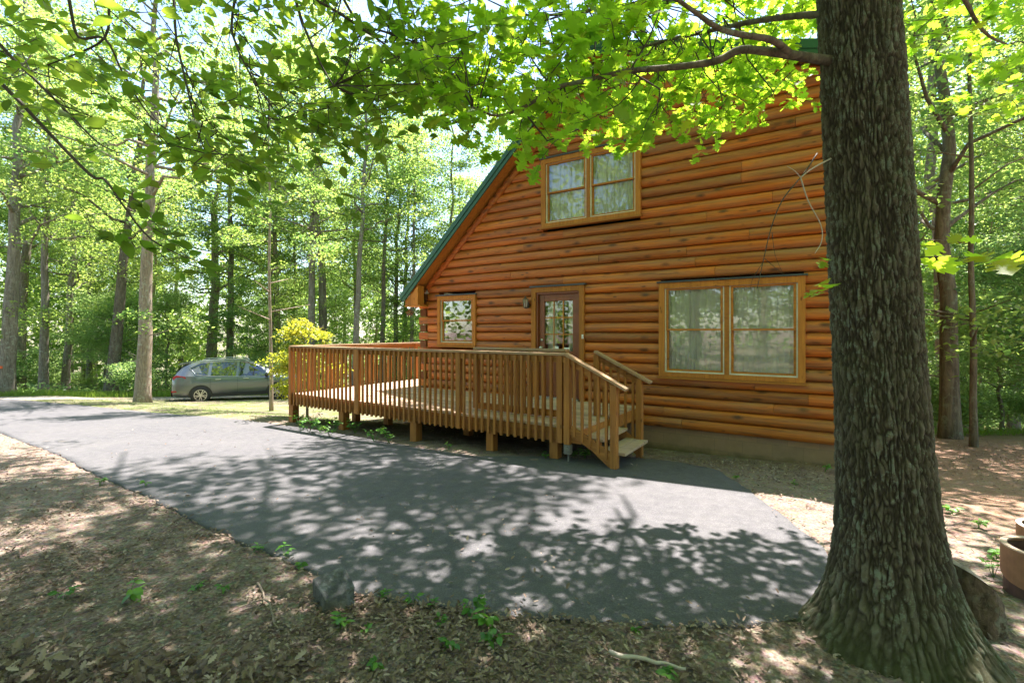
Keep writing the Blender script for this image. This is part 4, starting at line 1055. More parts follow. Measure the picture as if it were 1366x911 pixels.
for z in zr:
    ax, ay = oak_axis(float(z))
    for k in range(SEG):
        th_ = 2 * math.pi * k / SEG
        c_, s_ = math.cos(th_), math.sin(th_)
        rr = oak_r(float(z), th_)
        if z < 3.85:
            tw = th_ + .06 * z
            nv = mn.noise_vector(Vector((c_ * 4, s_ * 4, z * 5))); n2 = mn.noise_vector(Vector((c_ * 11, s_ * 11, z * 14)))
            q = Vector((math.cos(tw) * 9.6 + nv.x * .5 + n2.x * .55, math.sin(tw) * 9.6 + nv.y * .5 + n2.y * .55, z * 5.2 + nv.z * .9 + n2.z * .6))
            dd = mn.voronoi(q)[0]; e = dd[1] - dd[0]
            h = min(1.0, e * 1.9); h = h * (2 - h)
            q2 = Vector((c_ * 13 + n2.x * .6, s_ * 13 + n2.y * .6, z * 17 + n2.z)); d2 = mn.voronoi(q2)[0]; h2 = min(1.0, (d2[1] - d2[0]) * 2.2)
            fine = mn.noise(Vector((c_ * 26, s_ * 26, z * 40))) * .6 + mn.noise(Vector((c_ * 60, s_ * 60, z * 90))) * .4
            h = h * (.72 + .28 * h2)
            rr += .018 * (h - .6) + .010 * fine; SH[i] = min(1, max(0, h * .9 + fine * .3))
        else: SH[i] = .6
        V[i] = (ax + rr * c_, ay + rr * s_, z); i += 1
ii = (np.arange(len(zr) - 1)[:, None] * SEG + np.arange(SEG)[None, :]); jj = (np.arange(len(zr) - 1)[:, None] * SEG + (np.arange(SEG)[None, :] + 1) % SEG)
idx = np.stack([ii, jj, jj + SEG, ii + SEG], -1).reshape(-1, 4)
link("trunk", npmesh("oak_trunk", V, idx.ravel(), np.full(len(idx), 4), SH), M['oak_bark'], oak, smooth=True)
# limbs, as polylines seen in the photograph with their own depth
OAKC = np.array((OX, OY, 0))
limb = MB(); twig = MB()
def poly(pts): return [p3(*p) - OAKC for p in pts]
def smooth_pts(P, n=4):
    P = [np.array(p) for p in P]; out = []
    for i in range(len(P) - 1):
        a = P[max(i - 1, 0)]; b, c = P[i], P[i + 1]; d_ = P[min(i + 2, len(P) - 1)]
        for k in range(n):
            t_ = k / n; out.append(.5 * ((2 * b) + (-a + c) * t_ + (2 * a - 5 * b + 4 * c - d_) * t_ ** 2 + (-a + 3 * b - 3 * c + d_) * t_ ** 3))
    out.append(P[-1]); return out
B1 = smooth_pts(poly([(1112, 82, 2.72), (1070, 76, 2.70), (1030, 70, 2.70), (988, 67, 2.72), (955, 82, 2.75), (900, 90, 2.8), (840, 95, 2.85), (790, 106, 2.9), (740, 118, 2.9), (705, 140, 2.85), (665, 155, 2.8), (630, 143, 2.7)]))
B2 = smooth_pts(poly([(1055, 73, 2.70), (1030, 54, 2.6), (985, 46, 2.5), (955, 36, 2.4), (925, 15, 2.3), (890, -8, 2.2), (840, -30, 2.1)]))
B3 = smooth_pts(poly([(1112, 18, 2.75), (1060, 22, 2.95), (1000, 30, 3.2), (945, 42, 3.5), (890, 54, 3.8), (830, 72, 4.1), (785, 92, 4.3), (740, 120, 4.5)]))
B4 = smooth_pts(poly([(1120, -60, 2.75), (1000, -40, 3.3), (900, 0, 3.8), (850, 5, 4.2), (760, 18, 4.5), (700, 20, 4.8), (650, 0, 5.0)]))
B5 = smooth_pts(poly([(1180, -80, 2.8), (1260, -40, 3.0), (1310, 40, 3.2), (1345, 60, 3.3)]))
for P_, r0, r1 in ((B1, .028, .006), (B2, .020, .006), (B3, .022, .005), (B4, .03, .006), (B5, .022, .004)):
    limb.tube(P_, list(np.linspace(r0, r1, len(P_))), 10)
# big limbs above the frame that carry the shading crown
upl = []
r = np.random.default_rng(5)
for k in range(20):
    z = 4.2 + k * .42; th_ = k * 2.4 + .5; ln = r.uniform(3.2, 7.0); ax, ay = oak_axis(z)
    d_ = np.array((math.cos(th_), math.sin(th_), .42)); q = [np.array((ax, ay, z)) + d_ * ln * j / 5 + r.normal(size=3) * .1 * (j > 0) for j in range(6)]
    upl.append(q); limb.tube(q, [.09 - .015 * j for j in range(6)], 8)
for k in range(17):  # added unseen limbs, stretched back-left so their clumps shade the drive
    z = 7.4 + k * .33; th_ = 1.35 + 1.75 * ((k * .618) % 1); ln = r.uniform(5.5, 10.5); ax, ay = oak_axis(z)
    d_ = np.array((math.cos(th_), math.sin(th_), .30)); q = [np.array((ax, ay, z)) + d_ * ln * j / 7 + r.normal(size=3) * .14 * (j > 0) for j in range(8)]
    upl.append(q[2:]); limb.tube(q, [.10 - .012 * j for j in range(8)], 8)
limb.build("limb", M['bark_dark'], oak, smooth=True)
LP, LX, LN, LS, LH_ = [], [], [], [], []
def spray(start, d_, ln, nl, size, r, tw=twig, up=1.0, shade=None, lists=None, rad=.0035):
    """a leafy twig: leaves alternate along it and crowd at its tip"""
    A = lists or (LP, LX, LN, LS, LH_)
    d_ = unit(np.array(d_, float)); pts = [np.array(start, float)]
    for j in range(1, 6):
        d_ = unit(d_ + r.normal(size=3) * .16 + np.array((0, 0, -.05))); pts.append(pts[-1] + d_ * ln / 5)
    tw.tube(pts, [rad, rad * .85, rad * .7, rad * .55, rad * .4, rad * .25], 5, False)
    pa = np.array(pts); sb = r.uniform(.2, .8) if shade is None else shade
    for j in range(nl):
        f_ = 1 - (r.random() ** 1.6) * .95; x = f_ * 5; i0 = min(4, int(x)); p = pa[i0] + (pa[i0 + 1] - pa[i0]) * (x - i0); td = pa[i0 + 1] - pa[i0]
        sd_ = np.cross(td, (0, 0, 1)) * (1 if j % 2 else -1); xd = unit(unit(td) * .7 + unit(sd_) * r.uniform(.2, 1.2) + r.normal(size=3) * .25)
        pet = size * r.uniform(.05, .35)
        nm = r.normal(size=3) * .42; nm[2] += up
        A[0].append(p + xd * pet); A[1].append(xd); A[2].append(nm); A[3].append(size * r.uniform(.7, 1.2)); A[4].append(min(1, max(0, r.normal(sb, .15))))
r = np.random.default_rng(9)
# envelope of the lower edge of the oak foliage in the picture, used as the drooping height of the sprays
ex = [540, 600, 640, 690, 720, 760, 800, 850, 900, 950, 1000, 1050, 1100]; ey = [150, 190, 180, 215, 175, 180, 200, 185, 180, 200, 185, 140, 150]
allb = [np.array(b) for b in (B1, B2, B3, B4)]
nodes = np.concatenate(allb)
cnt = 0
while cnt < 470:
    px = r.uniform(560, 1105); dp = r.choice([r.uniform(2.3, 3.2), r.uniform(3.2, 5.4)], p=[.34, .66]) 
    if px > 860: dp = r.uniform(3.4, 5.6)
    if px < 860 and dp < 2.7 and r.random() < .4: dp = r.uniform(3, 4.8)
    ym = np.interp(px, ex, ey) ; py = ym - 14 - abs(r.normal()) * 85 if r.random() < .6 else r.uniform(-60, ym - 18)
    if px < 640: py = min(py, 175)
    if px > 860 and dp < 3.3: continue
    if px > 1035 and 40 < py < 100: continue
    c = p3(px, py, dp)
    u_, w_ = uw(c[0], c[1])
    if w_ > W0 - .55: continue
    c = c - OAKC; nd = nodes[np.argmin(np.linalg.norm(nodes - c, axis=1))]
    dv = unit(c - nd) * .8 + r.normal(size=3) * .5
    dv[2] = dv[2] * .4 - .12
    ln = r.uniform(.22, .5); st = c - unit(dv) * ln * .6
    spray(st, dv, ln, int(r.integers(7, 13)), r.uniform(.07, .108), r, shade=r.uniform(.25, .9)); cnt += 1
    if r.random() < .22 and np.linalg.norm(st - nd) < 1.6:
        m_ = (st + nd) / 2 + r.normal(size=3) * .05; twig.tube([nd, m_, st], [.006, .005, .0035], 5, False)
# right of the trunk, high
for k in range(60):
    c = p3(r.uniform(1215, 1420), r.uniform(-60, 150) * (1 if r.random() < .7 else 1.3), r.uniform(3.0, 6.5)) - OAKC
    spray(c, r.normal(size=3) * np.array((1, 1, .3)), .4, int(r.integers(7, 12)), r.uniform(.08, .12), r)
# low epicormic sprigs on the trunk
for st, dv, ln, n_, sz in ((p3(1212, 345, 2.62), (1, -.3, .12), .36, 7, .14), (p3(1212, 330, 2.66), (.8, -.2, .25), .2, 4, .11), (p3(1110, 392, 2.62), (-.9, -.35, .1), .14, 5, .105), (p3(1108, 345, 2.6), (-.7, -.3, -.2), .10, 2, .08)):
    spray(st - OAKC, dv, ln, n_, sz, r, shade=.85)
twig.build("twig", M['twig'], oak, smooth=True)
link("leaf_spray", scatter("leaf_spray", *OAKL, np.array(LP), np.array(LX), np.array(LN), np.array(LS), np.array(LH_)), M['oak_leaf'], oak)
print("near oak leaves", len(LP))
# crown above the frame: limb clumps shaped to shade the drive, leaving sun patches
tips = [p for q in upl for p in q[2:]]
def cen(rr_, i):
    for _ in range(60):
        t_ = tips[rr_.integers(len(tips))] + rr_.normal(size=3) * np.array((.8, .8, .45)); w_ = t_ + OAKC
        if w_[1] > .8 and 1.7 + (442 + 25) / F * w_[1] > w_[2] and abs(w_[0]) < w_[1] * 1.15: continue   # keep the view of the wall clear, the twigs above fill it
        if t_[2] < 3.2: continue
        lx_, ly_ = w_[0] - w_[2] * .354 * .545, w_[1] - w_[2] * .354 * .839      # where its shade lands
        if .3 < lx_ < 4.2 and 3.3 < ly_ < 6.6 and rr_.random() < .72: continue
        qx, qy = w_[0] - (w_[2] - 3.8) * .2, w_[1] - (w_[2] - 3.8) * .31
        if .2 < qx < 3.6 and 3.2 < qy < 6.0 and rr_.random() < .65: continue
        if -4.2 < lx_ < .6 and 1.2 < ly_ < 4.6 and rr_.random() < .5: continue
        if -9 < lx_ < -3.2 and 7.0 < ly_ < 12 and rr_.random() < .5: continue
        return t_, rr_.uniform(.6, 1.2)
    return np.array((0, 0, 8.0)), 1
P, X_, Nm, S_, H_ = cloud(400, cen, .85, 110, .13, .4, 1.0, 400)
link("crown", scatter("crown", *OAKL, P, X_, Nm, S_, H_), M['oak_leaf'], oak)

# bleached dead twigs hanging beside the trunk
dt = empty("dead_branch", tuple(p3(1100, 215, 2.62)), 0, "bare bleached dead twigs hanging from the left side of the oak trunk", "dead branch")
o0 = p3(1100, 215, 2.62)
mb = MB()
for pl, ra in (([(1108, 212, 2.66), (1085, 224, 2.55), (1068, 237, 2.5)], .005), ([(1068, 237, 2.5), (1060, 228, 2.45), (1050, 222, 2.42)], .003), ([(1068, 237, 2.5), (1078, 268, 2.5), (1095, 300, 2.52), (1096, 322, 2.5), (1087, 338, 2.48)], .004)):
    P_ = [a - o0 for a in smooth_pts([p3(*p) for p in pl], 4)]; mb.tube(P_, list(np.linspace(ra, ra * .45, len(P_))), 6)
mb.build("bleached_twig", M['dead_twig'], dt, smooth=True)
mb = MB()
for pl, ra in (([(1090, 205, 2.7), (1072, 232, 2.6), (1045, 265, 2.5), (1030, 300, 2.45), (1020, 340, 2.4), (1010, 385, 2.38)], .004), ([(1020, 345, 2.4), (1035, 358, 2.4), (1045, 366, 2.4)], .002), ([(1030, 310, 2.45), (1034, 340, 2.4), (1045, 366, 2.38)], .0018), ([(1018, 350, 2.4), (1005, 370, 2.4), (1001, 385, 2.4)], .0018)):
    P_ = [a - o0 for a in smooth_pts([p3(*p) for p in pl], 4)]; mb.tube(P_, list(np.linspace(ra, ra * .45, len(P_))), 6)
mb.build("dark_twig", M['twig'], dt, smooth=True)

# ------------------------------------------------------------------ BEECH overhanging from the left
BX, BY = -4.6, .6
beech = empty("beech_tree", (BX, BY, float(G(BX, BY))), 0, "beech whose drooping leafy branches hang into the upper left of the view", "tree")
BC = np.array((BX, BY, float(G(BX, BY))))
bt = MB(); bt.tube([(0, 0, -.3), (0, 0, .4), (.1, .05, 3), (.15, .1, 6), (.1, 0, 11)], [.26, .2, .17, .12, .04], 14)
LP, LX, LN, LS, LH_ = [], [], [], [], []
tw2 = MB(); r = np.random.default_rng(21)
BR = [[(-260, -60, 2.6), (-60, 60, 2.4), (12, 122, 2.3), (60, 172, 2.3), (120, 233, 2.3), (140, 240, 2.3), (165, 275, 2.3), (200, 318, 2.25), (250, 345, 2.2)],
      [(-120, -80, 2.7), (0, 60, 2.6), (45, 105, 2.6), (90, 150, 2.6), (130, 190, 2.6), (160, 205, 2.55)],
      [(80, -60, 2.8), (93, 5, 2.8), (105, 50, 2.8), (140, 52, 2.75), (165, 100, 2.7), (200, 155, 2.7), (235, 180, 2.65)],
      [(140, -60, 3.0), (145, 0, 3.0), (140, 50, 2.9), (95, 75, 2.9), (40, 95, 2.9)],
      [(225, -60, 3.0), (232, 0, 3.0), (235, 50, 2.9), (248, 110, 2.8), (262, 170, 2.7), (275, 205, 2.6)],
      [(330, -80, 3.2), (310, 20, 3.1), (315, 60, 3.0), (340, 110, 2.9), (375, 160, 2.8)],
      [(300, -60, 2.8), (430, 5, 2.9), (500, 50, 3.0), (545, 80, 3.1), (580, 70, 3.2)],
      [(380, -60, 2.7), (400, 20, 2.7), (425, 80, 2.6), (445, 115, 2.6)],
      [(420, -90, 3.4), (470, 20, 3.4), (520, 45, 3.3), (560, 60, 3.2), (600, 85, 3.2), (620, 130, 3.1)]]
nod = []
src = np.array((.1, .05, 4.3))
for b_ in BR:
    P_ = smooth_pts([p3(*p) - BC for p in b_], 4); tw2.tube(P_, list(np.linspace(.011, .0025, len(P_))), 6, False); nod += P_[3:]
    m_ = (src + P_[0]) / 2 + np.array((0, 0, .35)); bt.tube(smooth_pts([src + np.array((0, 0, r.uniform(-.8, 1))), m_, P_[0]], 4), list(np.linspace(.05, .012, 9)), 8)
nod = np.array(nod)
bex = [-60, 0, 60, 130, 200, 260, 320, 400, 440, 500, 560, 610]; bey = [120, 150, 180, 215, 190, 235, 225, 205, 185, 165, 120, 120]
cnt = 0
while cnt < 400:
    px = r.uniform(-120, 610) if r.random() < .45 else r.uniform(210, 600)
    ym = np.interp(px, bex, bey); py = ym - 10 - abs(r.normal()) * 70 if r.random() < .55 else r.uniform(-70, ym)
    dp = r.uniform(2.2, 3.9); c = p3(px, py, dp) - BC
    if dp < 2.6 and px > 230 and r.random() < .5: continue
    nd = nod[np.argmin(np.linalg.norm(nod - c, axis=1))]
    dv = r.normal(size=3) + np.array((.5, .2, -.5)); dv[2] *= .6
    spray(c, dv, r.uniform(.18, .42), int(r.integers(5, 9)), r.uniform(.065, .105), r, tw2, .8, None, (LP, LX, LN, LS, LH_), .0025); cnt += 1
    if r.random() < .35 and np.linalg.norm(c - nd) < 1.2: tw2.tube([nd, (nd + c) / 2 + r.normal(size=3) * .03, c], [.004, .003, .0025], 5, False)
# dense tip of the lowest branch
for c_ in ((165, 258), (180, 275), (150, 262), (195, 290), (205, 305), (225, 322), (240, 335), (170, 300), (140, 285), (215, 340), (118, 300), (105, 275)):
    spray(p3(c_[0], c_[1], 2.25 + r.uniform(-.05, .1)) - BC, (1, .1, -.7), .13, 5, .085, r, tw2, .8, .25, (LP, LX, LN, LS, LH_), .0025)
upl = []
for k in range(12):
    z = 4.2 + k * .5; th_ = k * 2.4; ln = r.uniform(2.8, 5.6); q = [np.array((.12, .05, z)) + np.array((math.cos(th_), math.sin(th_), .35)) * ln * j / 4 for j in range(5)]; upl.append(q); bt.tube(q, [.05, .04, .03, .02, .01], 7)
for k in range(10):  # added limbs out of view, stretched forward to shade the drive
    z = 6.5 + k * .4; th_ = .8 + 1.5 * ((k * .618) % 1); ln = r.uniform(5, 9); q = [np.array((.12, .05, z)) + np.array((math.cos(th_), math.sin(th_), .32)) * ln * j / 6 + r.normal(size=3) * .12 * (j > 0) for j in range(7)]; upl.append(q[2:]); bt.tube(q, [.07, .06, .05, .04, .03, .02, .01], 7)
bt.build("trunk", M['bark'], beech, smooth=True); tw2.build("twig", M['twig'], beech, smooth=True)
link("leaf_spray", scatter("leaf_spray", *BEECH, np.array(LP), np.array(LX), np.array(LN), np.array(LS), np.array(LH_)), M['beech_leaf'], beech)
tips = [p for q in upl for p in q[1:]]
def cen(rr_, i):  # unseen upper crown, thinned so sun patches reach the near ground
    for _ in range(60):
        t_ = tips[rr_.integers(len(tips))] + rr_.normal(size=3) * np.array((.8, .8, .45)); w_ = t_ + BC
        if w_[1] > .6 and 1.7 + (442 + 25) / F * w_[1] > w_[2] and abs(w_[0]) < w_[1] * 1.15: continue
        lx_, ly_ = w_[0] - w_[2] * .354 * .545, w_[1] - w_[2] * .354 * .839
        if -4.2 < lx_ < .6 and 1.2 < ly_ < 4.6 and rr_.random() < .5: continue
        return t_, rr_.uniform(.6, 1.2)
    return np.array((0, 0, 8.0)), 1
P, X_, Nm, S_, H_ = cloud(210, cen, .85, 110, .12, .4, 1.0, 500)
link("crown", scatter("crown", *BEECH, P, X_, Nm, S_, H_), M['beech_leaf'], beech)

# ------------------------------------------------------------------ small things
def on_ground(px, py): x, y = gpt(px, py); return x, y, float(G(x, y))
# rock
rx, ry = -1.085, 3.0; rz_ = float(G(rx, ry))
mt, t, b = mat("rough_stone"); n1 = noise(t, coords(t), 11, 7, .75); n2 = noise(t, coords(t), 3.0, 4)
c = ramp(t, n1, [(.3, (.03, .029, .028)), (.5, (.08, .08, .085)), (.7, (.22, .22, .235))]); c = mix(t, ramp(t, n2, [(.5, 0.0), (.62, .6)]), c, (.10, .085, .04))
L(t, c, b.inputs["Base Color"]); b.inputs["Roughness"].default_value = .9; bump(t, n1, .9, .02, b)
import bmesh
bm = bmesh.new()
vv = [(-.16, .02, -.06), (-.045, -.115, -.06), (.125, -.045, -.06), (.03, .13, -.06), (-.165, .03, .15), (-.03, -.10, .085), (.115, -.01, .12), (.005, .11, .20)]
bv = [bm.verts.new(p) for p in vv]
for f_ in ((3, 2, 1, 0), (4, 5, 6, 7), (0, 1, 5, 4), (1, 2, 6, 5), (2, 3, 7, 6), (3, 0, 4, 7)): bm.faces.new([bv[i] for i in f_])
bmesh.ops.bevel(bm, geom=list(bm.edges), offset=.005, segments=1, affect='EDGES'); bmesh.ops.triangulate(bm, faces=bm.faces)
bmesh.ops.subdivide_edges(bm, edges=bm.edges, cuts=5, use_grid_fill=True)
for v_ in bm.verts:
    q = v_.co * 9; v_.co += Vector((mn.noise(q), mn.noise(q + Vector((5, 1, 2))), mn.noise(q + Vector((9, 3, 7))))) * .007 + Vector((0, 0, 1)) * mn.noise(v_.co * 26) * .004
me = bpy.data.meshes.new("stone_block"); bm.to_mesh(me); bm.free()
o = link("stone_block", me, mt); o.location = (rx, ry, rz_); tag(o, "angular grey stone block with a slanted top at the near edge of the driveway", "rock")

# stump beside the oak
M['stump_bark'] = make_bark('stump_bark', (.035, .025, .018), (.19, .135, .10), (.2, .2, .15), (22, 22, 14))
sx0, sy0 = 2.66, 2.80
st = empty("tree_stump", (sx0, sy0, 0), 0, "knobbly bark-covered stump with a smooth pale slanted cut, against the right side of the oak", "stump")
mb = MB(); prof = [(.15, -.2), (.145, 0), (.13, .1), (.125, .2), (.11, .28)]; SG = 40; V = []
for pr, z in prof:
    for k in range(SG):
        th_ = 2 * math.pi * k / SG; kn = 1 + .3 * mn.noise(Vector((math.cos(th_) * 2.5, math.sin(th_) * 2.5, z * 9))) + .06 * mn.noise(Vector((math.cos(th_) * 8, math.sin(th_) * 8, z * 12)))
        x = pr * kn * math.cos(th_); V.append((x, pr * kn * math.sin(th_), z - (max(0, z - .1) / .2) * x * .75))
mb.add(V, [(i * SG + k, i * SG + (k + 1) % SG, (i + 1) * SG + (k + 1) % SG, (i + 1) * SG + k) for i in range(len(prof) - 1) for k in range(SG)])
mb.build("stump_bark", M['stump_bark'], st, smooth=True)
mb = MB(); top_ = V[-SG:]; mb.add([(0, 0, .29)] + [(a, b_, c_ + .004) for a, b_, c_ in top_] + [(a * .8, b_ * .8, .29 - a * .72) for a, b_, c_ in top_], [(k + 1, (k + 1) % SG + 1, (k + 1) % SG + 1 + SG, k + 1 + SG) for k in range(SG)] + [(0, k + 1 + SG, (k + 1) % SG + 1 + SG) for k in range(SG)])
mb.build("cut_face", wood("weathered_cut_wood", (.20, .15, .13), (.42, .34, .30), 0), st, smooth=True)

# planters at the right edge
clay = plain("brown_clay", (.27, .13, .075), .75, 0, .2, 14); clayd = plain("dark_clay", (.075, .035, .03), .7, 0, .3, 14); rimm = plain("chalky_rim", (.5, .35, .27), .8); soil = plain("potting_soil", (.05, .035, .025), .95, 0, .4, 40)  # pot wall takes a darker brown than the sleeve
def planter(x, y, r_, h_, lab):
    rt = empty("planter_pot", (x, y, float(G(x, y)) + .0), 0, lab, "planter")
    S2 = 48
    def wallz(r1, r2, f_lo, f_hi, m, nm):
        mb = MB(); V = []
        for k in range(S2):
            th_ = 2 * math.pi * k / S2; c_, s_ = math.cos(th_), math.sin(th_); lo, hi = f_lo(th_), f_hi(th_)
            V += [(r1 * c_, r1 * s_, lo), (r1 * c_, r1 * s_, hi), (r2 * c_, r2 * s_, hi), (r2 * c_, r2 * s_, lo)]
        Fc = []
        for k in range(S2):
            a, b_ = 4 * k, 4 * ((k + 1) % S2)
            Fc += [(a + j, b_ + j, b_ + (j + 1) % 4, a + (j + 1) % 4) for j in range(4)]
        mb.add(V, Fc); return mb.build(nm, m, rt, smooth=False)
    sw = lambda th_: h_ * (.66 - .26 * math.cos(th_ - 3.6))     # slanted sleeve
    wallz(r_ * .96, r_ * .88, lambda t_: -.03, lambda t_: h_ * .9, clayd, "pot_wall")
    wallz(r_ * 1.03, r_ * .962, lambda t_: sw(t_) - h_ * .16, lambda t_: h_ * .97, clay, "pot_sleeve")
    wallz(r_ * 1.035, r_ * .87, lambda t_: h_ * .972, lambda t_: h_, rimm, "pot_rim")
    mb = MB(); mb.prism([(-.86 * r_, -.01, h_ * .62), (.86 * r_, -.01, h_ * .62), (.86 * r_, -.01, h_ * .8), (0, -.01, h_ * .7), (-.86 * r_, -.01, h_ * .95)], (0, .02, 0)); mb.build("divider", clay, rt)
    mb = MB(); mb.lathe([(0, .6 * h_), (r_ * .87, .58 * h_)], (0, 0, 0), 32); mb.build("soil", soil, rt, smooth=True)
planter(3.42, 3.10, .20, .31, "round brown clay planter pot at the right edge, nearer of the two")
planter(3.98, 3.55, .19, .27, "brown clay planter pot mostly outside the frame, farther of the two")

# fallen sticks
M['stick'] = plain('old_stick', (.20, .155, .12), .85, 0, .35, 40)
def stick(px0, py0, px1, py1, ra, lab, m='stick', bend=.03, fork=True, grp=None):
    a, b_ = np.array(on_ground(px0, py0)), np.array(on_ground(px1, py1)); o_ = (a + b_) / 2
    mb = MB(); n = 9; P = []; ra *= .8
    ln_ = np.linalg.norm(b_ - a)
    for k in range(n):
        p = a + (b_ - a) * k / (n - 1) + np.array((random.gauss(0, bend), random.gauss(0, bend), 0)) * ln_ * .5; p[2] = float(G(p[0], p[1])) + ra + .02; P.append(p - o_)
    mb.tube(P, list(np.linspace(ra, ra * .5, n)), 8)
    if fork: e = P[3] + np.array((.25, .2, .03)) * ln_ * random.choice([-1, 1]); mb.tube([P[3], (P[3] + e) / 2 + np.array((0, 0, .01)), e], [ra * .6, ra * .5, ra * .25], 6)
    ra_ = ra
    o = mb.build("fallen_stick", M[m], None, smooth=True); o.location = tuple(o_); tag(o, lab, "stick", grp or "sticks lying on the forest floor")
stick(345, 785, 372, 845, .009, "thin curved stick lying left of the stone block")
stick(810, 882, 915, 903, .017, "thick pale broken stick lying below the driveway edge at the bottom centre", "dead_twig", .06, False)
stick(690, 868, 740, 886, .007, "thin brown stick near the green weeds below the driveway")
stick(205, 788, 190, 812, .005, "short bent twig among the dead leaves at the lower left")
stick(215, 835, 235, 820, .006, "small forked twig at the lower left", fork=True)
stick(120, 765, 165, 750, .005, "thin pale twig lying on bare soil at the left")
stick(590, 870, 560, 895, .007, "dark twig at the bottom edge left of the centre", 'twig')
stick(640, 862, 700, 905, .006, "long dark twig lying under the broad-leaved weeds", 'twig')
stick(1235, 712, 1290, 700, .008, "dark stick lying on the reddish ground beyond the oak", 'twig')
stick(1305, 835, 1350, 858, .005, "thin brown stick on sunlit soil below the planter pots")
stick(430, 858, 395, 875, .006, "small brown twig in front of the stone block", 'twig')

# weeds
def weed(px, py, h, n, sz, tmpl, r, nm, spread=.5):
    x, y, z = on_ground(px, py); mb = MB(); A = ([], [], [], [], [])
    for k in range(n):
        th_ = r.uniform(0, 6.28); e = np.array((math.cos(th_) * spread, math.sin(th_) * spread, 1.0)) * h * r.uniform(.5, 1.05)
        mb.tube([(0, 0, -.02), e * .5 + np.array((0, 0, h * .1)), e], [.0025, .002, .0015], 5, False)
        for j in range(3):
            d_ = np.array((math.cos(th_ + (j - 1) * 1.3), math.sin(th_ + (j - 1) * 1.3), -.1)); A[0].append(e * (1 - .12 * abs(j - 1))); A[1].append(d_); nn = r.normal(size=3) * .3; nn[2] += 1; A[2].append(nn); A[3].append(sz * r.uniform(.7, 1.2)); A[4].append(r.random())
    root = empty(nm, (x, y, z)); mb.build("stem", M['weed_leaf'], root)
    link("leaf", scatter("weed_leaves", *tmpl, *[np.array(a) for a in A]), M['weed_leaf'], root); return root
r = np.random.default_rng(4)
WD = [(172, 805, .11, 3, .075, "bright green three-leaved seedling standing alone in the leaf litter at lower left"), (262, 790, .06, 3, .04, "small seedling right of the lone bright one at lower left"), (298, 790, .06, 3, .04, "small seedling nearest the twig at lower left"),
      (85, 802, .08, 4, .05, "dark green seedling among dead leaves at far lower left"), (455, 842, .09, 5, .05, "leafy weed just right of the stone block"), (380, 745, .09, 4, .05, "weed on the driveway edge above the stone block"), (405, 762, .08, 3, .05, "weed touching the left of the stone block"),
      (515, 800, .07, 5, .04, "weed clump at the asphalt edge right of the stone block"), (550, 812, .08, 4, .045, "second weed clump right of the stone block on the asphalt edge"), (580, 815, .07, 3, .04, "sprig between two weed clumps on the asphalt edge"),
      (632, 826, .10, 7, .06, "large sunlit weed clump on the asphalt edge below the centre"), (650, 836, .10, 6, .065, "broad-leaved dark weed beside the large sunlit clump"), (658, 866, .08, 3, .085, "lobed pale green seedling below the large weed clump"),
      (603, 872, .08, 5, .05, "weed growing alone under the centre weed clumps"), (585, 838, .06, 4, .04, "low weed left of the centre weed clumps"), (487, 846, .04, 3, .035, "tiny seedling right of the stone block"), (505, 895, .06, 4, .05, "weed at the bottom edge left of the centre"),
      (890, 905, .05, 3, .05, "bright seedling at the bottom edge beside the thick stick"), (850, 845, .03, 3, .035, "tiny weed under the asphalt edge right of the centre"),
      (345, 738, .07, 4, .05, "weed on the sunny driveway edge at left"), (133, 648, .10, 6, .05, "grassy weed tuft at the far left driveway edge"), (195, 650, .07, 4, .05, "tuft beside the left driveway edge"), (780, 612, .14, 7, .075, "hosta-like plant under the deck steps"), (765, 610, .12, 5, .07, "broad green plant beside the grey outlet box"), (728, 612, .10, 5, .05, "pale grey-green plant at the last deck post"),
      (598, 600, .10, 4, .05, "small plant under the middle of the deck"), (980, 640, .06, 5, .04, "yellow-green tuft at the corner of the asphalt near the cabin"), (1100, 630, .12, 5, .05, "green weed against the cabin foundation by the oak"), (1060, 648, .05, 4, .04, "small weed in the dirt beside the cabin"),
      (1325, 770, .10, 5, .05, "weed in the sun left of the planter pots"), (1330, 745, .06, 4, .05, "low weed behind the planter pots"), (1305, 705, .07, 5, .06, "green weed on the ground behind the planter pots"), (1270, 685, .06, 5, .06, "low green patch right of the oak trunk"), (1240, 708, .05, 4, .05, "low weed beside the oak trunk on the right")]
for px, py, h, n, sz, lab in WD:
    tag(weed(px, py, h, n, sz, BEECH, r, "weed_plant"), lab, "weed", "weeds along the driveway and cabin")
# plants around the deck's left posts
for k, (px, py) in enumerate([(400, 573), (412, 577), (428, 577), (440, 583), (500, 590), (520, 592), (418, 566), (446, 575), (474, 578), (396, 566)]):
    tag(weed(px, py, .26, 9, .07, BEECH, r, "weed_plant", .7), "leafy weed growing round the left support posts of the deck", "weed", "weeds round the left deck posts")

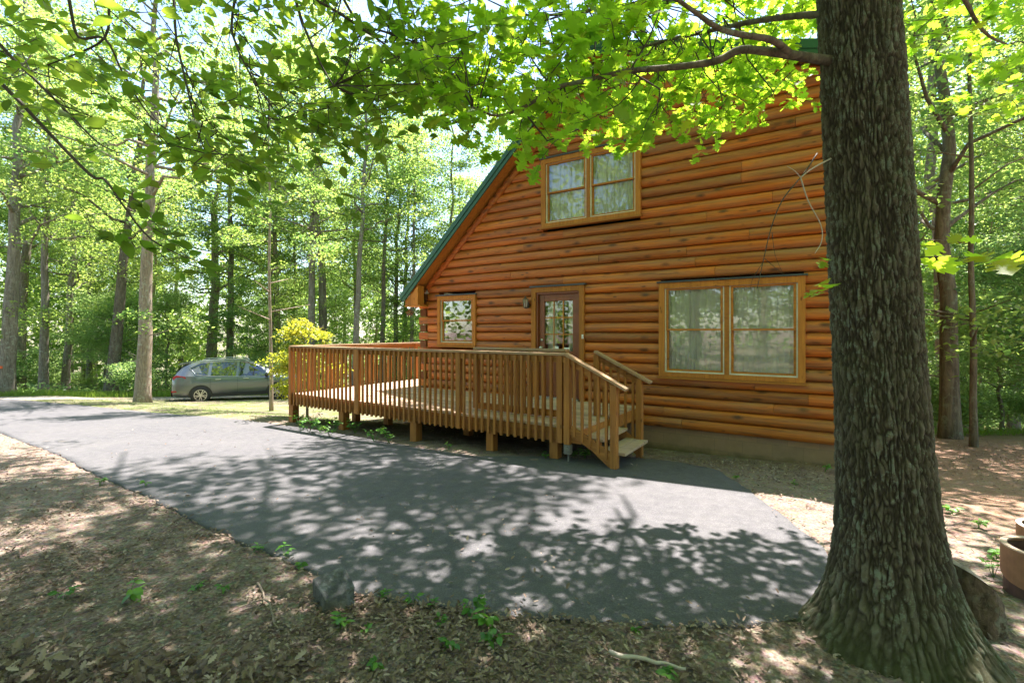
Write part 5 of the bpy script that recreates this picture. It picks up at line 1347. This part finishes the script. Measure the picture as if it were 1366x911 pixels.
# stuff: leaf litter, grass, ground cover
def litter(n, regions, size, m, name, lab, cat, lift=.012, tmpl=DEADL, seed=1):
    r = np.random.default_rng(seed); P = []
    for (x0, x1, y0, y1, wt) in regions:
        k = int(n * wt); x = r.uniform(x0, x1, k); y = r.uniform(y0, y1, k); P.append(np.stack([x, y], 1))
    P = np.concatenate(P); den = fb(P[:, 0], P[:, 1], .9, 3)
    u_, w_ = P[:, 0] * D[0] + P[:, 1] * D[1], P[:, 0] * NN[0] + P[:, 1] * NN[1]
    ins = inside(P[:, 0], P[:, 1]); deckm = (u_ > DL - .1) & (u_ < UR) & (w_ > 5.8)
    kp = ((~ins) & (r.random(len(P)) < np.clip((den - .27) * 3.0, 0.06, 1)) | (ins & (r.random(len(P)) < .022))) & ~(deckm & (w_ > W0 - .1))
    P = P[kp]; n = len(P); z = ground_z(P[:, 0], P[:, 1]) + np.where(inside(P[:, 0], P[:, 1]), .046, r.uniform(.0, lift, n))
    nm = r.normal(size=(n, 3)) * (.3 if lift < .05 else .6); nm[:, 2] += 1; X_ = r.normal(size=(n, 3)); X_[:, 2] *= .15 if lift < .05 else .5
    o = link(name, scatter(name, *tmpl, np.column_stack([P, z + .004]), X_, nm, size * r.uniform(.5, 1.3, n), np.clip(r.normal(.5, .27, n), 0, 1)), m); tag(o, lab, cat, kind='stuff')
litter(24000, [(-4.5, 0.5, 1.3, 5.2, .50), (-1.2, 1.8, 1.6, 3.1, .22), (2.4, 9, 1.8, 9.5, .30), (-10, -3, 3, 8, .20), (.5, 4.5, 5.5, 8.0, .08), (-10, 2, 8, 13, .10)], .037, M['dead_leaf'], "leaf_litter", "brown dead oak leaves scattered over the bare soil", "leaf litter", .03)
litter(42000, [(-4.5, .5, 1.3, 5.0, .5), (-1.5, 2, 1.6, 3.1, .3), (2.4, 8, 2, 9, .25)], .022, M['dead_leaf'], "wood_chips", "small chips, bark bits and broken leaf pieces on the soil", "debris", .012, QUAD, 2)
litter(2600, [(-2.8, -1.0, 1.3, 2.5, .8), (-1.2, .2, 1.3, 2.1, .2)], .062, M['dead_leaf'], "leaf_pile", "thick drift of dead brown leaves in the lower left corner", "leaf pile", .07, DEADL, 3)
# grass: mown strip behind the drive and the brighter verge beyond the track
def grass(n, fn, size, name, lab, seed):
    r = np.random.default_rng(seed); x, y = fn(r, n); kp = ~inside(x, y) & (fb(x, y, .7, 3) + .25 * r.random(n) > .46); x, y = x[kp], y[kp]; n = len(x)
    X_ = r.normal(size=(n, 3)) * .35; X_[:, 2] = 1; nm = r.normal(size=(n, 3)); nm[:, 2] = 0
    tv = [(0, -.035, 0), (.5, -.03, .05), (1, 0, .22), (.5, .03, .05), (0, .035, 0)]
    o = link(name, scatter(name, tv, [(0, 1, 3, 4), (1, 2, 3)], np.column_stack([x, y, G(x, y) - .01]), X_, nm, size * r.uniform(.5, 1.3, n), r.random(n)), M['grass']); tag(o, lab, "grass", kind='stuff')
def f1(r, n):
    y = r.uniform(10.5, 21, n); x = -y * r.uniform(.35, 1.25, n); return x, y
grass(26000, f1, .055, "short_grass", "thin short grass between the driveway and the dirt track", 5)
def f2(r, n):
    s = r.uniform(0, 1, n); x = -36 + 34 * s; y = 14.6 + 13 * s + r.uniform(-.2, 3.4, n); return x, y
grass(32000, f2, .26, "tall_grass", "bright tall grass and weeds along the edge of the woods behind the SUV", 6)
def f3(r, n):
    s = r.uniform(0, 1, n); x = 5.5 + 9 * s; y = 9.3 + 2 * s + r.uniform(-.2, 3.4, n); return x, y
grass(5000, f3, .16, "slope_grass", "low green growth at the crest of the slope on the right", 8)
# ground cover in the woods
r = np.random.default_rng(55); n = 60000
s = r.random(n); x = r.uniform(-44, 30, n); y = 20 + 32 * r.random(n) ** 1.3
kp = (y > 16.3 + (x + 34) * .44 + 0) | (x > 8); x, y = x[kp], y[kp]; kp = fb(x, y, .5, 3) > .38; x, y = x[kp], y[kp]; n = len(x)
z = G(x, y) + r.random(n) ** 1.5 * .9 * fb(x, y, .8, 2)
nm = r.normal(size=(n, 3)) * .5; nm[:, 2] += 1
o = link("ground_cover", scatter("ground_cover", *QUAD, np.column_stack([x, y, z]), r.normal(size=(n, 3)), nm, r.uniform(.1, .24, n), r.random(n)), M['under_leaf']); tag(o, "green brambles and ferns covering the floor of the woods", "ground cover", kind='stuff')

# withered cluster under the eave corner
eu, ew = UL - .1, W0 - .25
X_, Y_ = xy(eu, ew)
dc = empty("hanging_basket", (X_, Y_, 2.26), 0, "small hanging cluster of withered reddish flowers under the eave corner", "hanging basket")
mb = MB()
for k in range(3): mb.tube([(0, 0, 0), (.07 * math.cos(k * 2.1), .07 * math.sin(k * 2.1), -.13)], .002, 5)
mb.lathe([(0, -.2), (.05, -.19), (.075, -.13), (.07, -.13), (.045, -.18), (0, -.185)], (0, 0, 0), 16); mb.build("basket", M['metal'], dc)
r = np.random.default_rng(61); n = 120; q = unit(r.normal(size=(n, 3))) * .09 * r.random((n, 1)) ** .4 + np.array((0, 0, -.12))
link("withered_flowers", scatter("withered_flowers", *BEECH, q, q + r.normal(size=(n, 3)) * .05, r.normal(size=(n, 3)), r.uniform(.02, .045, n), r.random(n)), M['rust_leaf'], dc)
